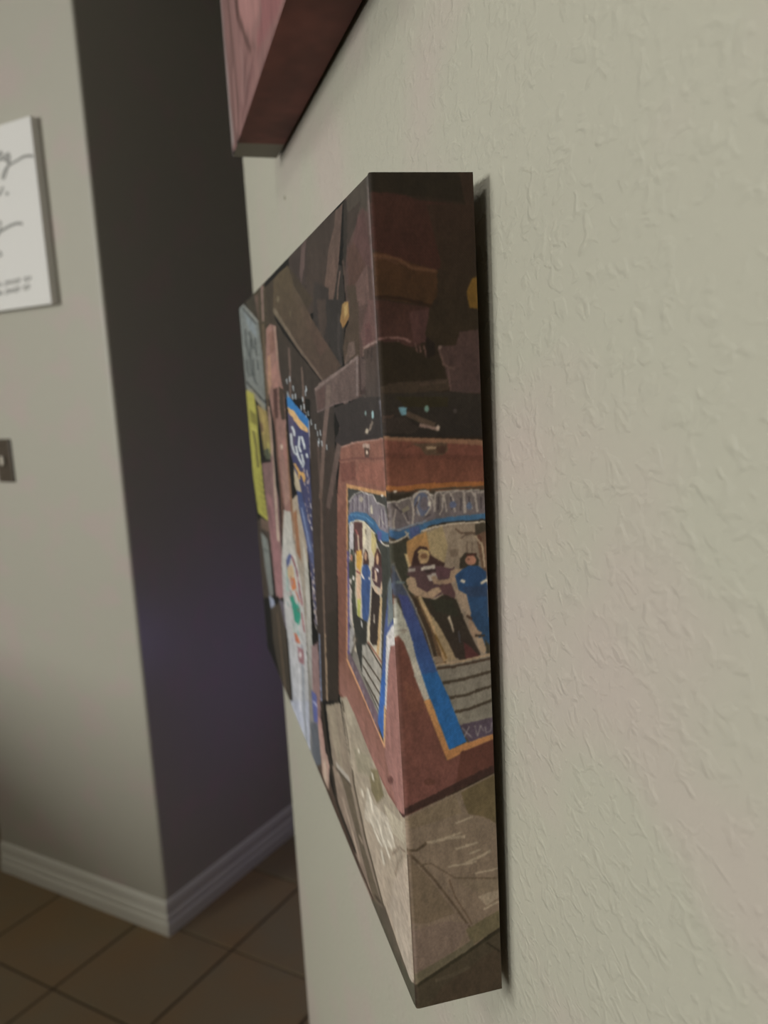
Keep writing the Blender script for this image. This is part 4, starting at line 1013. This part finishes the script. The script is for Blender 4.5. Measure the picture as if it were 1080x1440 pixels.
# ------------------------------------------------------------------ white lettered sign on the lit hall wall
m_sign = mat('white_sign_canvas', rgb(213, 210, 205), 0.6)
m_ink = mat('grey_ink', rgb(132, 130, 125), 0.7)
sg = thing('wall_sign', 'white sign with grey script lettering on the hall wall, cut by the left edge', 'sign')
sg.matrix_world = hall @ Matrix.Translation((F, 0.345, 1.73))
obj('sign_panel', box(-0.0255, 0.0, -0.175, 0.175, 0.0, 0.45, bev=0.0015), m_sign, sg)
STROKES = [(5,[(0.3152,2.1199),(0.3102,2.1019),(0.3022,2.0988),(0.2916,2.109),(0.2958,2.1166),(0.3082,2.1118)]),(4,[(0.2936,2.099),(0.2822,2.0988),(0.2772,2.1099)]),(4.2,[(0.2656,2.1113),(0.2761,2.1012),(0.2805,2.0934),(0.2695,2.0915),(0.2611,2.1054),(0.2671,2.0894),(0.2789,2.0726),(0.294,2.0543),(0.3023,2.0557),(0.2944,2.0665),(0.281,2.0763),(0.2629,2.0819),(0.2369,2.086),(0.2083,2.0912),(0.1868,2.0892),(0.174,2.0853)]),(2,[(0.2194,2.0906),(0.1868,2.0889),(0.174,2.0853)]),(5,[(0.3316,2.0394),(0.3291,2.0233),(0.3185,2.0182),(0.3077,2.0288),(0.3011,2.033)]),(4,[(0.2927,2.0178),(0.2873,2.0161),(0.2878,2.0136),(0.2933,2.0144),(0.2927,2.0178)]),(5,[(0.3555,1.9226),(0.3369,1.9274),(0.3124,1.933),(0.2827,1.9378),(0.2598,1.9383),(0.2437,1.9343)]),(4,[(0.3441,1.9496),(0.3291,1.9512),(0.3362,1.9308),(0.3476,1.918)]),(4,[(0.3554,1.8796),(0.3442,1.8764),(0.3427,1.8691),(0.3546,1.8687)]),(2.4,[(0.3763,1.7911),(0.3743,1.801),(0.3684,1.8007),(0.3694,1.7955),(0.3742,1.7956)]),(2.4,[(0.365,1.7914),(0.3594,1.8014),(0.3573,1.7913)]),(2.4,[(0.3339,1.8012),(0.3407,1.8012),(0.3425,1.7919),(0.3355,1.792)]),(2.4,[(0.3314,1.7922),(0.3295,1.802),(0.3236,1.8017),(0.3247,1.7966),(0.3293,1.7967)]),(2.4,[(0.3203,1.7925),(0.3148,1.8024),(0.3127,1.7925)]),(2.4,[(0.3058,1.7924),(0.3039,1.8023),(0.3074,1.8023),(0.2998,1.8024)]),(2.4,[(0.2899,1.8022),(0.2965,1.8022),(0.2983,1.793),(0.2914,1.7931)]),(2.4,[(0.2874,1.7933),(0.2855,1.803),(0.2798,1.8027),(0.2808,1.7977),(0.2854,1.7978)]),(2.4,[(0.2623,1.7935),(0.2605,1.8033),(0.2639,1.8033),(0.2565,1.8034)]),(2.4,[(0.2467,1.8032),(0.2532,1.8032),(0.2549,1.7941),(0.2481,1.7941)]),(2.4,[(0.2442,1.7944),(0.2424,1.804),(0.2369,1.8037),(0.2378,1.7987),(0.2423,1.7988)]),(2.4,[(0.3748,1.7689),(0.3728,1.7788),(0.3669,1.7786),(0.3679,1.7734),(0.3727,1.7735)]),(2.4,[(0.3644,1.7694),(0.3588,1.7794),(0.3567,1.7694)]),(2.4,[(0.335,1.7796),(0.3418,1.7795),(0.3437,1.7702),(0.3366,1.7703)]),(2.4,[(0.3334,1.7706),(0.3315,1.7804),(0.3256,1.7802),(0.3266,1.7751),(0.3313,1.7752)]),(2.4,[(0.3232,1.7711),(0.3177,1.781),(0.3156,1.771)]),(2.4,[(0.3095,1.7711),(0.3076,1.7811),(0.3111,1.781),(0.3035,1.7812)]),(2.4,[(0.2944,1.7811),(0.3011,1.7811),(0.3028,1.7719),(0.2959,1.7719)]),(2.4,[(0.2928,1.7723),(0.2909,1.782),(0.2852,1.7818),(0.2861,1.7767),(0.2907,1.7768)]),(2.4,[(0.2694,1.7728),(0.2675,1.7826),(0.2709,1.7826),(0.2635,1.7828)]),(2.4,[(0.2545,1.7827),(0.261,1.7826),(0.2628,1.7735),(0.2559,1.7736)]),(2.4,[(0.2529,1.7739),(0.2511,1.7835),(0.2454,1.7833),(0.2464,1.7783),(0.2509,1.7784)])]
bm = bmesh.new()
for w, pts in STROKES:
    p = np.array(pts) - (0.345, 1.73)
    q = [p[0]]
    for a, b, c, d in zip(np.vstack([p[:1], p[:-2]]), p[:-1], p[1:], np.vstack([p[2:], p[-1:]])):   # Catmull-Rom
        for t in (1 / 3, 2 / 3, 1): q.append(0.5 * (2 * b + (c - a) * t + (2 * a - 5 * b + 4 * c - d) * t * t + (3 * b - a - 3 * c + d) * t ** 3))
    p = np.array(q); t = np.gradient(p, axis=0); t /= np.linalg.norm(t, axis=1)[:, None] + 1e-9
    n = np.stack([-t[:, 1], t[:, 0]], 1) * w * 0.00072
    a = [bm.verts.new((-0.0259, x, z)) for x, z in p + n]; b = [bm.verts.new((-0.0259, x, z)) for x, z in p - n]
    for i in range(len(p) - 1): bm.faces.new((a[i], a[i + 1], b[i + 1], b[i]))
obj('lettering', bm, m_ink, sg)['kind'] = 'stuff'     # flat print

# ------------------------------------------------------------------ light switch, cut by the left edge
m_plate = mat('dark_bronze_plate', rgb(72, 62, 50), 0.4)
m_tog = mat('pale_toggle', rgb(196, 188, 172), 0.4)
sw = thing('light_switch', 'dark wall switch plate with a pale toggle, at the left edge under the white sign', 'light switch')
sw.matrix_world = hall @ Matrix.Translation((F, 0.4685, 1.266))
obj('switch_plate', box(-0.006, 0, -0.034, 0.034, 0, 0.122, bev=0.0025), m_plate, sw)
bm = box(-0.010, -0.0055, -0.009, 0.009, 0.046, 0.076, bev=0.001); obj('toggle_collar', bm, m_plate, sw)
bm = box(-0.015, -0.008, -0.0055, 0.0055, 0.050, 0.074, bev=0.001); obj('toggle', bm, m_tog, sw)
for z in (0.018, 0.104):
    bm = bmesh.new(); q = bmesh.ops.create_cone(bm, cap_ends=True, segments=12, radius1=0.0035, radius2=0.003, depth=0.002)
    bmesh.ops.rotate(bm, verts=q['verts'], matrix=Matrix.Rotation(-math.pi / 2, 3, 'Y')); bmesh.ops.translate(bm, verts=q['verts'], vec=(-0.0068, 0, z))
    obj('screw', bm, m_plate, sw)
